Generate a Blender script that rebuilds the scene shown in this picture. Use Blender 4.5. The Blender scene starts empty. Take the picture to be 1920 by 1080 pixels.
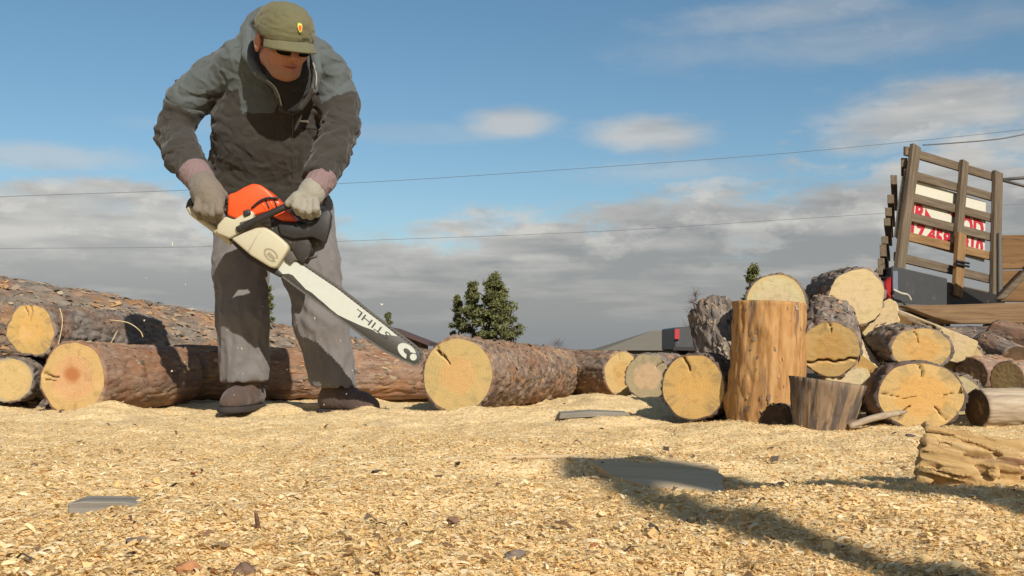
import bpy, bmesh, math, random
import numpy as np
from mathutils import Vector, Matrix
random.seed(7); RNG = np.random.default_rng(11)
C = bpy.context.scene.collection
sc = bpy.context.scene

# ------------------------------------------------------------------ camera, sky, sun
K = 0.88                      # metres per layout unit
HC = 0.25                     # eye height in layout units
F = 2000.0                    # focal length in photograph pixels (1920 wide)
TH = math.atan(115 / F)
cam = bpy.data.objects.new('camera', bpy.data.cameras.new('camera')); C.objects.link(cam)
cam.location = (0, 0, HC * K); cam.rotation_euler = (math.pi / 2 + TH, 0, 0)
cam.data.sensor_width = 36; cam.data.lens = 36 * F / 1920
cam.data.clip_start = 0.02; cam.data.clip_end = 3000
sc.camera = cam
SUN_AZ, SUN_EL = math.radians(155), math.radians(33)     # clockwise from +Y
sund = np.array([math.sin(SUN_AZ) * math.cos(SUN_EL), math.cos(SUN_AZ) * math.cos(SUN_EL), math.sin(SUN_EL)])
sun = bpy.data.objects.new('sun', bpy.data.lights.new('sun', 'SUN')); C.objects.link(sun)
sun.data.energy = 4.4; sun.data.angle = math.radians(0.6); sun.data.color = (1, .93, .82)
sun.rotation_euler = Vector(sund.tolist()).to_track_quat('Z', 'Y').to_euler(); sun.location = (3, -3, 5)
sc.view_settings.view_transform = 'Standard'; sc.view_settings.look = 'None'
sc.view_settings.exposure = 0.35; sc.view_settings.gamma = 1; sc.view_settings.use_curve_mapping = False

# ---- node helpers
def sock(nt, s, v):
    if isinstance(v, bpy.types.NodeSocket): nt.links.new(v, s)
    elif v is not None:
        if hasattr(s, 'default_value'):
            if s.type == 'RGBA' and len(v) == 3: v = (*v, 1)
            s.default_value = v
def mth(nt, op, a, b=None, c=None, clamp=False):
    n = nt.nodes.new('ShaderNodeMath'); n.operation = op; n.use_clamp = clamp
    sock(nt, n.inputs[0], a)
    if b is not None: sock(nt, n.inputs[1], b)
    if c is not None: sock(nt, n.inputs[2], c)
    return n.outputs[0]
def vmul(nt, v, s):
    n = nt.nodes.new('ShaderNodeVectorMath'); n.operation = 'MULTIPLY'
    sock(nt, n.inputs[0], v); n.inputs[1].default_value = s; return n.outputs[0]
def vlen(nt, v):
    n = nt.nodes.new('ShaderNodeVectorMath'); n.operation = 'LENGTH'; sock(nt, n.inputs[0], v); return n.outputs['Value']
def sep(nt, v):
    n = nt.nodes.new('ShaderNodeSeparateXYZ'); sock(nt, n.inputs[0], v); return n.outputs
def comb(nt, x, y, z):
    n = nt.nodes.new('ShaderNodeCombineXYZ')
    for i, q in enumerate((x, y, z)): sock(nt, n.inputs[i], q)
    return n.outputs[0]
def noi(nt, v, scale, det=4, rough=.55, dist=0, out=0):
    n = nt.nodes.new('ShaderNodeTexNoise'); sock(nt, n.inputs['Vector'], v)
    n.inputs['Scale'].default_value = scale; n.inputs['Detail'].default_value = det
    n.inputs['Roughness'].default_value = rough; n.inputs['Distortion'].default_value = dist
    return n.outputs[out]
def vor(nt, v, scale, feat='F1', out='Color'):
    n = nt.nodes.new('ShaderNodeTexVoronoi'); n.feature = feat; sock(nt, n.inputs['Vector'], v)
    n.inputs['Scale'].default_value = scale; return n.outputs[out]
def ramp(nt, f, stops, interp='LINEAR'):
    n = nt.nodes.new('ShaderNodeValToRGB'); n.color_ramp.interpolation = interp
    el = n.color_ramp.elements
    while len(el) < len(stops): el.new(.5)
    for e, (p, c) in zip(el, stops):
        e.position = p
        if not hasattr(c, '__len__'): c = (c, c, c)
        e.color = (*c, 1)
    sock(nt, n.inputs[0], f); return n.outputs[0]
def mix(nt, f, a, b, mode='MIX'):
    n = nt.nodes.new('ShaderNodeMix'); n.data_type = 'RGBA'; n.blend_type = mode
    sock(nt, n.inputs[0], f); sock(nt, n.inputs[6], a); sock(nt, n.inputs[7], b); return n.outputs[2]
def sstep(nt, v, a, b):
    n = nt.nodes.new('ShaderNodeMapRange'); n.interpolation_type = 'SMOOTHSTEP'
    sock(nt, n.inputs[0], v); n.inputs[1].default_value = a; n.inputs[2].default_value = b; return n.outputs[0]
def attr(nt, name, out='Vector'):
    n = nt.nodes.new('ShaderNodeAttribute'); n.attribute_name = name; return n.outputs[out]
def objc(nt): return nt.nodes.new('ShaderNodeTexCoord').outputs['Object']
def bump(nt, h, strength=.5, dist=.01):
    n = nt.nodes.new('ShaderNodeBump'); n.inputs['Strength'].default_value = strength
    n.inputs['Distance'].default_value = dist; sock(nt, n.inputs['Height'], h); return n.outputs[0]
def newmat(name, rough=.9, spec=.2, metal=0):
    m = bpy.data.materials.new(name); m.use_nodes = True; nt = m.node_tree
    b = nt.nodes['Principled BSDF']; b.inputs['Roughness'].default_value = rough
    b.inputs['Specular IOR Level'].default_value = spec; b.inputs['Metallic'].default_value = metal
    return m, nt, b

# ---- world: physical sky with a bank of grey cloud low down and scattered small ones above
w = bpy.data.worlds.new('World'); sc.world = w; w.use_nodes = True; nt = w.node_tree
bg = nt.nodes['Background']; bg.inputs[1].default_value = 0.10
sky = nt.nodes.new('ShaderNodeTexSky'); sky.sky_type = 'NISHITA'; sky.sun_disc = False
sky.sun_elevation = SUN_EL; sky.sun_rotation = SUN_AZ; sky.dust_density = 0.6; sky.ozone_density = 3.0; sky.air_density = 1.0
hsv = nt.nodes.new('ShaderNodeHueSaturation'); hsv.inputs['Hue'].default_value = .488; hsv.inputs['Saturation'].default_value = 1.08; hsv.inputs['Value'].default_value = .74
nt.links.new(sky.outputs[0], hsv.inputs['Color'])
dirv = nt.nodes.new('ShaderNodeTexCoord').outputs['Generated']
dx, dy, dz = sep(nt, dirv)[:3]
az = mth(nt, 'ARCTAN2', dx, dy)
wrp = noi(nt, vmul(nt, dirv, (1, 1, 2.6)), 9, 6, .6)
wrpc = mth(nt, 'SUBTRACT', wrp, .5)
big = noi(nt, vmul(nt, dirv, (1, 1, 3.0)), 3.2, 5, .55)
# cloud bank: its top edge falls from the left towards the middle and rises again on the right
top = mth(nt, 'ADD', .118, mth(nt, 'MULTIPLY', mth(nt, 'ABSOLUTE', mth(nt, 'ADD', az, .10)), .13))
bank = mth(nt, 'SUBTRACT', mth(nt, 'ADD', top, mth(nt, 'MULTIPLY', wrpc, .17)), dz)
m = sstep(nt, bank, -.01, .028)
gaps = sstep(nt, noi(nt, vmul(nt, dirv, (1, 1, 5)), 7, 4, .5), .60, .70)
m = mth(nt, 'MULTIPLY', m, mth(nt, 'SUBTRACT', 1, mth(nt, 'MULTIPLY', mth(nt, 'MULTIPLY', gaps, mth(nt, 'MULTIPLY', sstep(nt, az, -.42, -.2), .7)), sstep(nt, dz, .06, .13))))
def blob(a0, e0, ra, re, amt):
    a = mth(nt, 'DIVIDE', mth(nt, 'SUBTRACT', az, a0), ra); e = mth(nt, 'DIVIDE', mth(nt, 'SUBTRACT', dz, e0), re)
    d = mth(nt, 'SQRT', mth(nt, 'ADD', mth(nt, 'MULTIPLY', a, a), mth(nt, 'MULTIPLY', e, e)))
    d = mth(nt, 'ADD', d, mth(nt, 'MULTIPLY', wrpc, 2.2))
    return mth(nt, 'MULTIPLY', sstep(nt, d, 1.3, .2), amt)
for bl in ((.003, .208, .045, .016, .75), (.125, .198, .065, .022, .8), (.38, .205, .13, .030, .9), (.245, .295, .12, .020, .42),
           (.31, .27, .18, .025, .3), (.14, .165, .1, .012, .35), (-.42, .165, .09, .012, .5), (-.13, .2, .2, .01, .2)):
    m = mth(nt, 'MAXIMUM', m, blob(*bl))
outer = mth(nt, 'MULTIPLY', sstep(nt, big, .56, .70), sstep(nt, dz, .34, .5))
m = mth(nt, 'MAXIMUM', m, mth(nt, 'MULTIPLY', outer, .7))
m = mth(nt, 'MULTIPLY', m, .93)
rows = noi(nt, vmul(nt, dirv, (1, 1, 7)), 6, 5, .55)
lit = mth(nt, 'ADD', mth(nt, 'MULTIPLY', sstep(nt, bank, .10, .0), .55), mth(nt, 'MULTIPLY', mth(nt, 'SUBTRACT', rows, .5), 2.4), clamp=True)
lit = mth(nt, 'ADD', lit, mth(nt, 'MULTIPLY', sstep(nt, dz, .12, .2), .25), clamp=True)
lit = mth(nt, 'ADD', lit, mth(nt, 'MULTIPLY', mth(nt, 'MULTIPLY', sstep(nt, az, -.1, -.4), sstep(nt, dz, .04, .1)), .35), clamp=True)
lit = mth(nt, 'ADD', lit, mth(nt, 'MULTIPLY', mth(nt, 'MULTIPLY', sstep(nt, noi(nt, vmul(nt, dirv, (1, 1, 2.2)), 13, 6, .6), .5, .62), sstep(nt, dz, .05, .11)), .45), clamp=True)
ccol = mix(nt, lit, (2.4, 2.4, 2.4), (4.9, 4.7, 4.35))
ccol = mix(nt, sstep(nt, dz, .05, .0), ccol, (1.95, 2.08, 2.25))
out = mix(nt, m, hsv.outputs[0], ccol)
nt.links.new(out, bg.inputs[0])

# ------------------------------------------------------------------ layout helpers
def P(x, y, Y):
    a = (x - 960) / F; b = (540 - y) / F
    d = np.array([a, math.cos(TH) - b * math.sin(TH), math.sin(TH) + b * math.cos(TH)])
    return K * (np.array([0, 0, HC]) + d * (Y / d[1]))
def pr(r, Y): return r * Y * K / F
ROOT = {}
def put(o, name, label=None, cat=None, group=None, kind=None):
    for k_, v in (('label', label), ('category', cat), ('group', group), ('kind', kind)):
        if v: o[k_] = v
    return o
def thing(name, label, cat, loc=(0, 0, 0), group=None):
    o = bpy.data.objects.new(name, None); o.empty_display_size = .1; C.objects.link(o); o.location = [float(q) for q in loc]
    ROOT[o.name] = np.array(loc, float); return put(o, name, label, cat, group)
def mesh(name, V, Fc, mat, parent=None, smooth=True, attrs=None, loc=None):
    V = np.asarray(V, float)
    base = ROOT[parent.name] if parent is not None else (np.array(loc, float) if loc is not None else np.zeros(3))
    me = bpy.data.meshes.new(name); V = V - base
    if isinstance(Fc, np.ndarray):
        n, k = Fc.shape
        me.vertices.add(len(V)); me.vertices.foreach_set('co', V.astype(np.float32).ravel())
        me.loops.add(n * k); me.loops.foreach_set('vertex_index', Fc.astype(np.int32).ravel())
        me.polygons.add(n); me.polygons.foreach_set('loop_start', np.arange(0, n * k, k, dtype=np.int32))
        me.update(calc_edges=True)
    else:
        me.from_pydata(V.tolist(), [], [tuple(int(i) for i in f) for f in Fc]); me.update()
    me.polygons.foreach_set('use_smooth', np.full(len(me.polygons), smooth)) 
    for k_, (typ, data) in (attrs or {}).items():
        a = me.attributes.new(k_, typ, 'POINT')
        a.data.foreach_set('vector' if typ == 'FLOAT_VECTOR' else 'color' if typ == 'FLOAT_COLOR' else 'value', np.asarray(data, np.float32).ravel())
    if mat: me.materials.append(mat)
    o = bpy.data.objects.new(name, me); C.objects.link(o)
    if parent is not None: o.parent = parent; o.location = (0, 0, 0)
    else: o.location = base.tolist()
    ROOT[o.name] = base
    return o
def join(parts):
    V, Fs, n = [], [], 0
    for v, f in parts:
        V.append(np.asarray(v, float)); Fs += [tuple(int(i) + n for i in q) for q in f]; n += len(v)
    return np.vstack(V), Fs
def frame(a, b):
    w_ = (b - a) / np.linalg.norm(b - a)
    up = np.array([0, 0, 1.0]) if abs(w_[2]) < .85 else np.array([0, -1.0, 0])
    u = np.cross(w_, up); u /= np.linalg.norm(u); v = np.cross(u, w_); return w_, u, v
def tube(pts, rad, n=10, cap=True):
    pts = [np.asarray(p, float) for p in pts]; m_ = len(pts)
    rad = np.full(m_, rad) if not hasattr(rad, '__len__') else rad
    V, Fs = [], []; u = None
    for i, p in enumerate(pts):
        t = pts[min(i + 1, m_ - 1)] - pts[max(i - 1, 0)]; t /= np.linalg.norm(t) + 1e-12
        if u is None:
            q = np.array([0, 0, 1.]) if abs(t[2]) < .9 else np.array([1., 0, 0]); u = np.cross(t, q)
        u = u - t * (u @ t); u /= np.linalg.norm(u); v = np.cross(t, u)
        for k_ in range(n):
            a = 2 * math.pi * k_ / n; V.append(p + rad[i] * (math.cos(a) * u + math.sin(a) * v))
    for i in range(m_ - 1):
        for k_ in range(n):
            k2 = (k_ + 1) % n; Fs.append((i * n + k_, i * n + k2, (i + 1) * n + k2, (i + 1) * n + k_))
    if cap: Fs.append(tuple(range(n))[::-1]); Fs.append(tuple((m_ - 1) * n + k_ for k_ in range(n)))
    return np.array(V), Fs
def spline(pts, n=6):
    pts = [np.asarray(p, float) for p in pts]; q = [pts[0]] + pts + [pts[-1]]; out = []
    for i in range(1, len(q) - 2):
        for s in range(n):
            t = s / n; a, b, c, d = q[i - 1:i + 3]
            out.append(.5 * ((2 * b) + (-a + c) * t + (2 * a - 5 * b + 4 * c - d) * t * t + (-a + 3 * b - 3 * c + d) * t ** 3))
    return out + [pts[-1]]
def prism(poly, Yf, Yb, bev=0, seg=2):
    """outline at depth Yf carried straight back to Yb, with rounded edges"""
    bm = bmesh.new(); fr = [bm.verts.new(P(x, y, Yf).tolist()) for x, y in poly]
    f = bm.faces.new(fr); r = bmesh.ops.extrude_face_region(bm, geom=[f])
    vs = [g for g in r['geom'] if isinstance(g, bmesh.types.BMVert)]
    bmesh.ops.translate(bm, verts=vs, vec=(0, (Yb - Yf) * K, 0))
    bmesh.ops.recalc_face_normals(bm, faces=bm.faces)
    if bev: bmesh.ops.bevel(bm, geom=list(bm.edges), offset=bev, segments=seg, affect='EDGES', profile=.5, clamp_overlap=True)
    bm.verts.index_update(); V = np.array([v.co[:] for v in bm.verts]); Fs = [tuple(v.index for v in q.verts) for q in bm.faces]
    bm.free(); return V, Fs
def box(c0, c1, c2, c3, back, bev=.004):
    """board: quad c0..c3 (world points) with thickness vector back"""
    bm = bmesh.new(); vs = [bm.verts.new(list(map(float, c))) for c in (c0, c1, c2, c3)]
    f = bm.faces.new(vs); r = bmesh.ops.extrude_face_region(bm, geom=[f])
    bmesh.ops.translate(bm, verts=[g for g in r['geom'] if isinstance(g, bmesh.types.BMVert)], vec=list(map(float, back)))
    bmesh.ops.recalc_face_normals(bm, faces=bm.faces)
    if bev: bmesh.ops.bevel(bm, geom=list(bm.edges), offset=bev, segments=1, affect='EDGES')
    bm.verts.index_update(); V = np.array([v.co[:] for v in bm.verts]); Fs = [tuple(v.index for v in q.verts) for q in bm.faces]
    bm.free(); return V, Fs

# ---- numpy gradient noise
_perm = np.concatenate([RNG.permutation(256)] * 3); _g = RNG.normal(size=(256, 3)); _g /= np.linalg.norm(_g, axis=1)[:, None]
def gn(p):
    p = np.asarray(p, np.float64); i = np.floor(p).astype(np.int64); f = p - i; i &= 255
    s = f * f * f * (f * (f * 6 - 15) + 10); r = 0
    for cx in (0, 1):
        wx = s[..., 0] if cx else 1 - s[..., 0]; hx = _perm[i[..., 0] + cx]
        for cy in (0, 1):
            wy = s[..., 1] if cy else 1 - s[..., 1]; hy = _perm[hx + i[..., 1] + cy]
            for cz in (0, 1):
                wz = s[..., 2] if cz else 1 - s[..., 2]; h = _perm[hy + i[..., 2] + cz] & 255; g = _g[h]
                r = r + wx * wy * wz * (g[..., 0] * (f[..., 0] - cx) + g[..., 1] * (f[..., 1] - cy) + g[..., 2] * (f[..., 2] - cz))
    return r * 1.5
def fbm(p, o=4, g=.5):
    p = np.asarray(p, float); r = 0; a = 1
    for k_ in range(o): r = r + a * gn(p + 17.3 * k_); p = p * 2.03; a *= g
    return r

# ------------------------------------------------------------------ materials
def m_bark(name, dark, mid, light, red=(.26, .13, .07), redamt=.4, peel=None, peelamt=0, along=.35, bmp=.7):
    m_, nt, b = newmat(name, .93, .15); lc = attr(nt, 'lc'); v = vmul(nt, lc, (along, 1, 1))
    n1 = noi(nt, v, 26, 7, .65); col = ramp(nt, n1, [(.3, dark), (.5, mid), (.72, light)])
    n2 = noi(nt, vmul(nt, lc, (.6, 1, 1)), 8, 5, .6)
    col = mix(nt, mth(nt, 'MULTIPLY', sstep(nt, n2, .5 - .18 * redamt, .72), min(1, redamt * 1.6)), col, mix(nt, n1, tuple(q * .6 for q in red), tuple(q * 1.35 for q in red)))
    if peel:
        n3 = noi(nt, vmul(nt, lc, (.3, 1, 1)), 12, 6, .62, .4)
        col = mix(nt, mth(nt, 'MULTIPLY', sstep(nt, n3, .60 - .2 * peelamt, .78 - .2 * peelamt), .8), col, mix(nt, n1, tuple(q * .7 for q in peel), tuple(min(1, q * 1.2) for q in peel)))
    sp = noi(nt, lc, 90, 3, .6); col = mix(nt, mth(nt, 'MULTIPLY', sstep(nt, sp, .68, .76), .7), col, (.5, .38, .22))
    nt.links.new(col, b.inputs['Base Color'])
    h = mth(nt, 'ADD', n1, mth(nt, 'MULTIPLY', noi(nt, v, 120, 4, .6), .4)); nt.links.new(bump(nt, h, bmp, .012), b.inputs['Normal']); return m_
BK_GREY = m_bark('bark_grey_brown', (0.074, 0.063, 0.057), (0.176, 0.149, 0.128), (0.311, 0.270, 0.230), redamt=.35, peel=(.42, .22, .1), peelamt=.25)
BK_RED = m_bark('bark_reddish', (0.108, 0.072, 0.054), (0.240, 0.162, 0.120), (0.396, 0.300, 0.228), redamt=.8, peel=(.5, .3, .14), peelamt=.3, along=.18)
BK_FLAKE = m_bark('bark_flaky', (0.078, 0.061, 0.049), (0.221, 0.163, 0.124), (0.390, 0.299, 0.221), redamt=.5, peel=(.5, .27, .12), peelamt=.3, along=.8)
BK_TRUNK = m_bark('bark_trunk', (0.081, 0.070, 0.061), (0.189, 0.162, 0.135), (0.324, 0.270, 0.216), red=(.33, .17, .08), redamt=.6, peel=(.42, .23, .1), peelamt=.3, along=.3)
BK_DARK = m_bark('bark_dark', (0.045, 0.038, 0.035), (0.105, 0.083, 0.072), (0.195, 0.150, 0.120), redamt=.4)
def m_wood(name, a, b_, c_, streak=None, stamt=.3, freq=60, along=.06):
    a, b_, c_, streak = [tuple(q * .74 for q in z) if z else z for z in (a, b_, c_, streak)]
    m_, nt, b = newmat(name, .85, .2); lc = attr(nt, 'lc'); v = vmul(nt, lc, (along, 1, 1))
    n1 = noi(nt, v, freq, 6, .62, .3); col = ramp(nt, n1, [(.3, a), (.5, b_), (.7, c_)])
    n2 = noi(nt, lc, 9, 4, .6); col = mix(nt, mth(nt, 'MULTIPLY', n2, .35), col, a)
    if streak: col = mix(nt, sstep(nt, noi(nt, vmul(nt, lc, (.12, 1, 1)), 22, 5, .6), .66 - stamt * .25, .74 - stamt * .2), col, streak)
    nt.links.new(col, b.inputs['Base Color']); nt.links.new(bump(nt, n1, .6, .006), b.inputs['Normal']); return m_
WD_STRIP = m_wood('stripped_orange_wood', (.36, .17, .06), (.56, .31, .12), (.68, .44, .2), (.26, .16, .1), .3, along=.12)
WD_STREAK = m_wood('dark_streaked_wood', (.17, .125, .085), (.34, .23, .14), (.52, .36, .2), (.12, .095, .08), .6)
WD_PALE = m_wood('pale_split_wood', (.55, .38, .2), (.72, .55, .33), (.84, .7, .5), (.34, .22, .13), .25)
WD_GREY = m_wood('weathered_log_wood', (.3, .23, .16), (.48, .38, .27), (.62, .52, .4), (.36, .27, .18), .2)
WD_GOLD = m_wood('torn_golden_wood', (.42, .25, .1), (.62, .41, .18), (.8, .61, .33), (.26, .14, .07), .3, freq=45)
WD_RACK = m_wood('weathered_board', (.11, .082, .056), (.19, .145, .1), (.28, .22, .155), (.24, .14, .07), .25)
WD_RACK_NEW = m_wood('newer_board', (.22, .12, .055), (.34, .2, .09), (.45, .29, .14), (.15, .09, .05), .2)
WD_PLY = m_wood('plywood_brown', (.16, .085, .04), (.25, .14, .065), (.33, .19, .09), (.1, .06, .04), .3, freq=30)
WD_BEAM = m_wood('beam_wood', (.16, .1, .055), (.26, .165, .09), (.34, .23, .13), (.1, .06, .035), .2)
WD_OLDPLANK = m_wood('old_grey_plank', (.2, .18, .15), (.33, .3, .25), (.45, .41, .35), None)
def m_cut(name, heart, sap, rim=None, stain=(.3, .25, .16), stamt=.3, hr=.55, saw=.5, seed=0, spot=None):
    heart, sap, rim, stain, spot = [(z[0] * .68, z[1] * .68, z[2] * .6) if z else z for z in (heart, sap, rim, stain, spot)]
    m_, nt, b = newmat(name, .82, .2); fc = attr(nt, 'fc'); x, y, z = sep(nt, fc)[:3]
    ns = noi(nt, fc, 2.2, 5, .6); r = vlen(nt, comb(nt, x, y, 0.0)); rn = mth(nt, 'ADD', r, mth(nt, 'MULTIPLY', mth(nt, 'SUBTRACT', ns, .5), .35))
    col = mix(nt, sstep(nt, rn, hr - .07, hr + .07), heart, sap)
    rings = mth(nt, 'SINE', mth(nt, 'MULTIPLY', mth(nt, 'ADD', r, mth(nt, 'MULTIPLY', noi(nt, fc, 1.3, 3), .16)), 70))
    col = mix(nt, mth(nt, 'MULTIPLY', mth(nt, 'MULTIPLY_ADD', rings, .5, .5), .2), col, tuple(q * .62 for q in heart))
    a = mth(nt, 'ARCTAN2', y, x)
    rad = noi(nt, comb(nt, mth(nt, 'COSINE', a), mth(nt, 'SINE', a), mth(nt, 'MULTIPLY_ADD', r, .25, seed)), 7, 5, .65)
    rad2 = noi(nt, comb(nt, mth(nt, 'COSINE', a), mth(nt, 'SINE', a), seed + 5.0), 2.4, 4, .6)
    smask = mth(nt, 'MULTIPLY', sstep(nt, rn, hr, hr + .25), sstep(nt, mth(nt, 'MULTIPLY_ADD', rad, .45, mth(nt, 'MULTIPLY', rad2, .55)), .60 - .2 * stamt, .72 - .2 * stamt))
    col = mix(nt, mth(nt, 'MULTIPLY', smask, .8), col, stain)
    blot = noi(nt, fc, 3.1, 6, .7, .5); col = mix(nt, mth(nt, 'MULTIPLY', sstep(nt, blot, .5, .68), .45), col, tuple(q * .66 for q in stain)); blot2 = noi(nt, fc, 1.6, 5, .6, .3); col = mix(nt, mth(nt, 'MULTIPLY', sstep(nt, blot2, .55, .7), .4), col, (.62, .4, .2))
    if rim: col = mix(nt, sstep(nt, rn, .84, .95), col, rim)
    sw = noi(nt, comb(nt, mth(nt, 'MULTIPLY', mth(nt, 'ADD', x, mth(nt, 'MULTIPLY', y, .35)), 1.0), mth(nt, 'MULTIPLY', y, 14), z), 2.6, 5, .6, .3)
    col = mix(nt, mth(nt, 'MULTIPLY', sstep(nt, sw, .42, .7), .14 * saw * 2), col, tuple(min(1, q * 1.3) for q in sap))
    fine = noi(nt, fc, 34, 4, .7); col = mix(nt, mth(nt, 'MULTIPLY', sstep(nt, fine, .4, .75), .35), col, tuple(q * .55 for q in heart))
    if spot: col = mix(nt, mth(nt, 'MULTIPLY', sstep(nt, mth(nt, 'ADD', vlen(nt, comb(nt, mth(nt, 'ADD', x, .05), mth(nt, 'SUBTRACT', y, .1), 0.0)), mth(nt, 'MULTIPLY', ns, .3)), .5, .28), .8), col, spot)
    ck = attr(nt, 'crk', 'Fac'); col = mix(nt, sstep(nt, ck, .25, .8), col, (.14, .08, .04))
    nt.links.new(col, b.inputs['Base Color']); nt.links.new(bump(nt, mth(nt, 'MULTIPLY_ADD', sw, .25, fine), .3, .003), b.inputs['Normal']); return m_
GOLD = (.72, .45, .18); GOLD2 = (.74, .51, .24); PALE = (.78, .58, .36); PINK = (.76, .47, .26)
CT_GOLD = m_cut('cut_golden', GOLD, GOLD2, stain=(.36, .29, .15), stamt=.3)
CT_CENTRE = m_cut('cut_centre_log', (.78, .49, .23), (.70, .52, .25), stain=(.5, .42, .23), stamt=.6, hr=.5, seed=3)
CT_LEFT = m_cut('cut_left_log', (.80, .47, .26), (.76, .52, .24), stain=(.5, .35, .16), stamt=.3, hr=.62, seed=8, spot=(.5, .17, .06))  # orange-hearted end of the front left log
CT_YEL = m_cut('cut_deep_yellow', (.78, .48, .18), (.72, .47, .19), stain=(.4, .29, .16), stamt=.5, hr=.5, seed=12)
CT_BIG = m_cut('cut_orange_star', (.82, .48, .18), (.76, .52, .24), stain=(.42, .33, .2), stamt=.55, hr=.6, seed=15)
CT_RINGED = m_cut('cut_pink_heart_grey_rim', (.80, .56, .38), (.52, .44, .3), stain=(.4, .35, .25), stamt=.3, hr=.6, seed=20)
CT_PALE = m_cut('cut_fresh_pale', (.84, .64, .42), (.82, .64, .38), stain=(.6, .44, .26), stamt=.05, saw=.8, seed=25)
CT_CREAM = m_cut('cut_cream', (.83, .66, .45), (.82, .7, .45), rim=(.78, .6, .3), stain=(.6, .5, .3), stamt=.0, saw=.8, seed=30)
CT_OLD = m_cut('cut_old_dark', (.2, .12, .07), (.14, .09, .06), stain=(.07, .05, .04), stamt=.5, seed=40)

def m_plain(name, col, rough=.6, spec=.4, metal=0, var=.25, scale=40, bmp=.1, dirt=None, dscale=12, dth=.6):
    m_, nt, b = newmat(name, rough, spec, metal); v = objc(nt)
    n = noi(nt, v, scale, 5, .6); c = mix(nt, n, tuple(q * (1 - var) for q in col), tuple(min(1, q * (1 + var)) for q in col))
    if dirt: c = mix(nt, sstep(nt, noi(nt, v, dscale, 6, .65), dth, dth + .12), c, dirt)
    nt.links.new(c, b.inputs['Base Color']); nt.links.new(bump(nt, n, bmp, .004), b.inputs['Normal']); return m_
def m_cloth(name, col, var=.2, weave=900, fold=.16, dust=None):
    m_, nt, b = newmat(name, .88, .15); v = objc(nt); b.inputs['Sheen Weight'].default_value = .15
    n = noi(nt, v, 9, 5, .55); c = mix(nt, n, tuple(q * (1 - var) for q in col), tuple(q * (1 + var) for q in col))
    if dust: c = mix(nt, mth(nt, 'MULTIPLY', sstep(nt, noi(nt, v, 55, 5, .7), .62, .75), .6), c, dust)
    nt.links.new(c, b.inputs['Base Color'])
    f0 = noi(nt, vmul(nt, v, (1, 1, .7)), 11, 3, .5, .3); f = mth(nt, 'ABSOLUTE', mth(nt, 'SUBTRACT', f0, .5)); f = mth(nt, 'MULTIPLY', mth(nt, 'POWER', f, .6), 1.5); h = mth(nt, 'MULTIPLY_ADD', f, fold, mth(nt, 'MULTIPLY', noi(nt, v, weave, 2), .02))
    nt.links.new(bump(nt, h, .6, .05), b.inputs['Normal']); return m_

# ------------------------------------------------------------------ ground
MOUNDS = [(P(215, 765, 4.35), .035, .10, .16), (P(545, 765, 4.5), .022, .14, .1), (P(1130, 752, 5.0), .03, .2, .2),
          (P(1790, 800, 3.2), .03, .25, .12), (P(1250, 750, 4.9), .02, .3, .15), (P(1620, 815, 3.05), .018, .2, .08), (P(870, 770, 4.15), .012, .25, .08),
          (P(1500, 985, 1.52), .018, .16, .07), (P(1080, 860, 2.4), .014, .25, .05)]
def ground(x, y):
    p = np.stack([x, y, np.zeros_like(x)], -1)
    near = np.clip((y - .2) / 1.4, .15, 1) 
    h = .029 * near * fbm(p * 2.3, 3) + .008 * fbm(p * 11, 3) + .0022 * gn(p * 75)
    for c, a, sx, sy in MOUNDS: h = h + a * np.exp(-((x - c[0]) / sx) ** 2 - ((y - c[1]) / sy) ** 2)
    fade = np.clip((y - 7) / 5, 0, 1); h = h * (1 - .5 * fade)
    return h - .006
def axis_grid(breaks):
    out = []
    for a, b, n in breaks: out.append(np.linspace(a, b, n, endpoint=False))
    return np.concatenate(out + [[breaks[-1][1]]])
gx = axis_grid([(-900, -100, 8), (-100, -12, 16), (-12, -3.5, 30), (-3.5, -1.2, 130), (-1.2, 1.2, 260), (1.2, 3.5, 130), (3.5, 12, 30), (12, 100, 16), (100, 900, 8)])
gy = axis_grid([(-300, -20, 6), (-20, -1, 20), (-1, .8, 30), (.8, 2.2, 190), (2.2, 4.8, 170), (4.8, 9, 80), (9, 30, 30), (30, 200, 16), (200, 1600, 10)])
X, Yg = np.meshgrid(gx, gy); nx, ny = len(gx), len(gy)
fl = np.where((np.abs(X) > 14) | (Yg > 25) | (Yg < -6), 0, 1)
Z = ground(X, Yg) * fl
i = (np.arange(ny - 1)[:, None] * nx + np.arange(nx - 1)[None]).ravel()
GM, nt, b = newmat('sawdust_ground', .95, .1); v = objc(nt)
cells = vor(nt, vmul(nt, v, (1, .8, 1)), 170); cs = sep(nt, cells)[0]
cells2 = sep(nt, vor(nt, v, 70))[1]
col = ramp(nt, cs, [(0, (.6, .42, .2)), (.3, (.72, .52, .26)), (.65, (.8, .61, .33)), (1, (.88, .73, .46))])
col = mix(nt, mth(nt, 'MULTIPLY', cells2, .25), col, (.5, .33, .15))
pt = noi(nt, vmul(nt, v, (1, .7, 1)), 3.5, 6, .65); col = mix(nt, mth(nt, 'MULTIPLY', sstep(nt, pt, .52, .68), .3), col, (.42, .34, .24))
dk = noi(nt, vmul(nt, v, (.5, 1, 1)), 34, 5, .7); col = mix(nt, mth(nt, 'MULTIPLY', sstep(nt, dk, .66, .71), .65), col, (.17, .11, .07))
px_, py_, pz_ = sep(nt, v)[:3]
far = sstep(nt, mth(nt, 'ADD', py_, mth(nt, 'MULTIPLY', noi(nt, v, .8, 4), 3)), 6.6, 9.5)
dirt = ramp(nt, noi(nt, v, 1.5, 6, .65), [(.35, (.12, .09, .065)), (.6, (.2, .15, .1)), (.75, (.27, .22, .13))])
col = mix(nt, far, col, dirt); nt.links.new(col, b.inputs['Base Color'])
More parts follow.
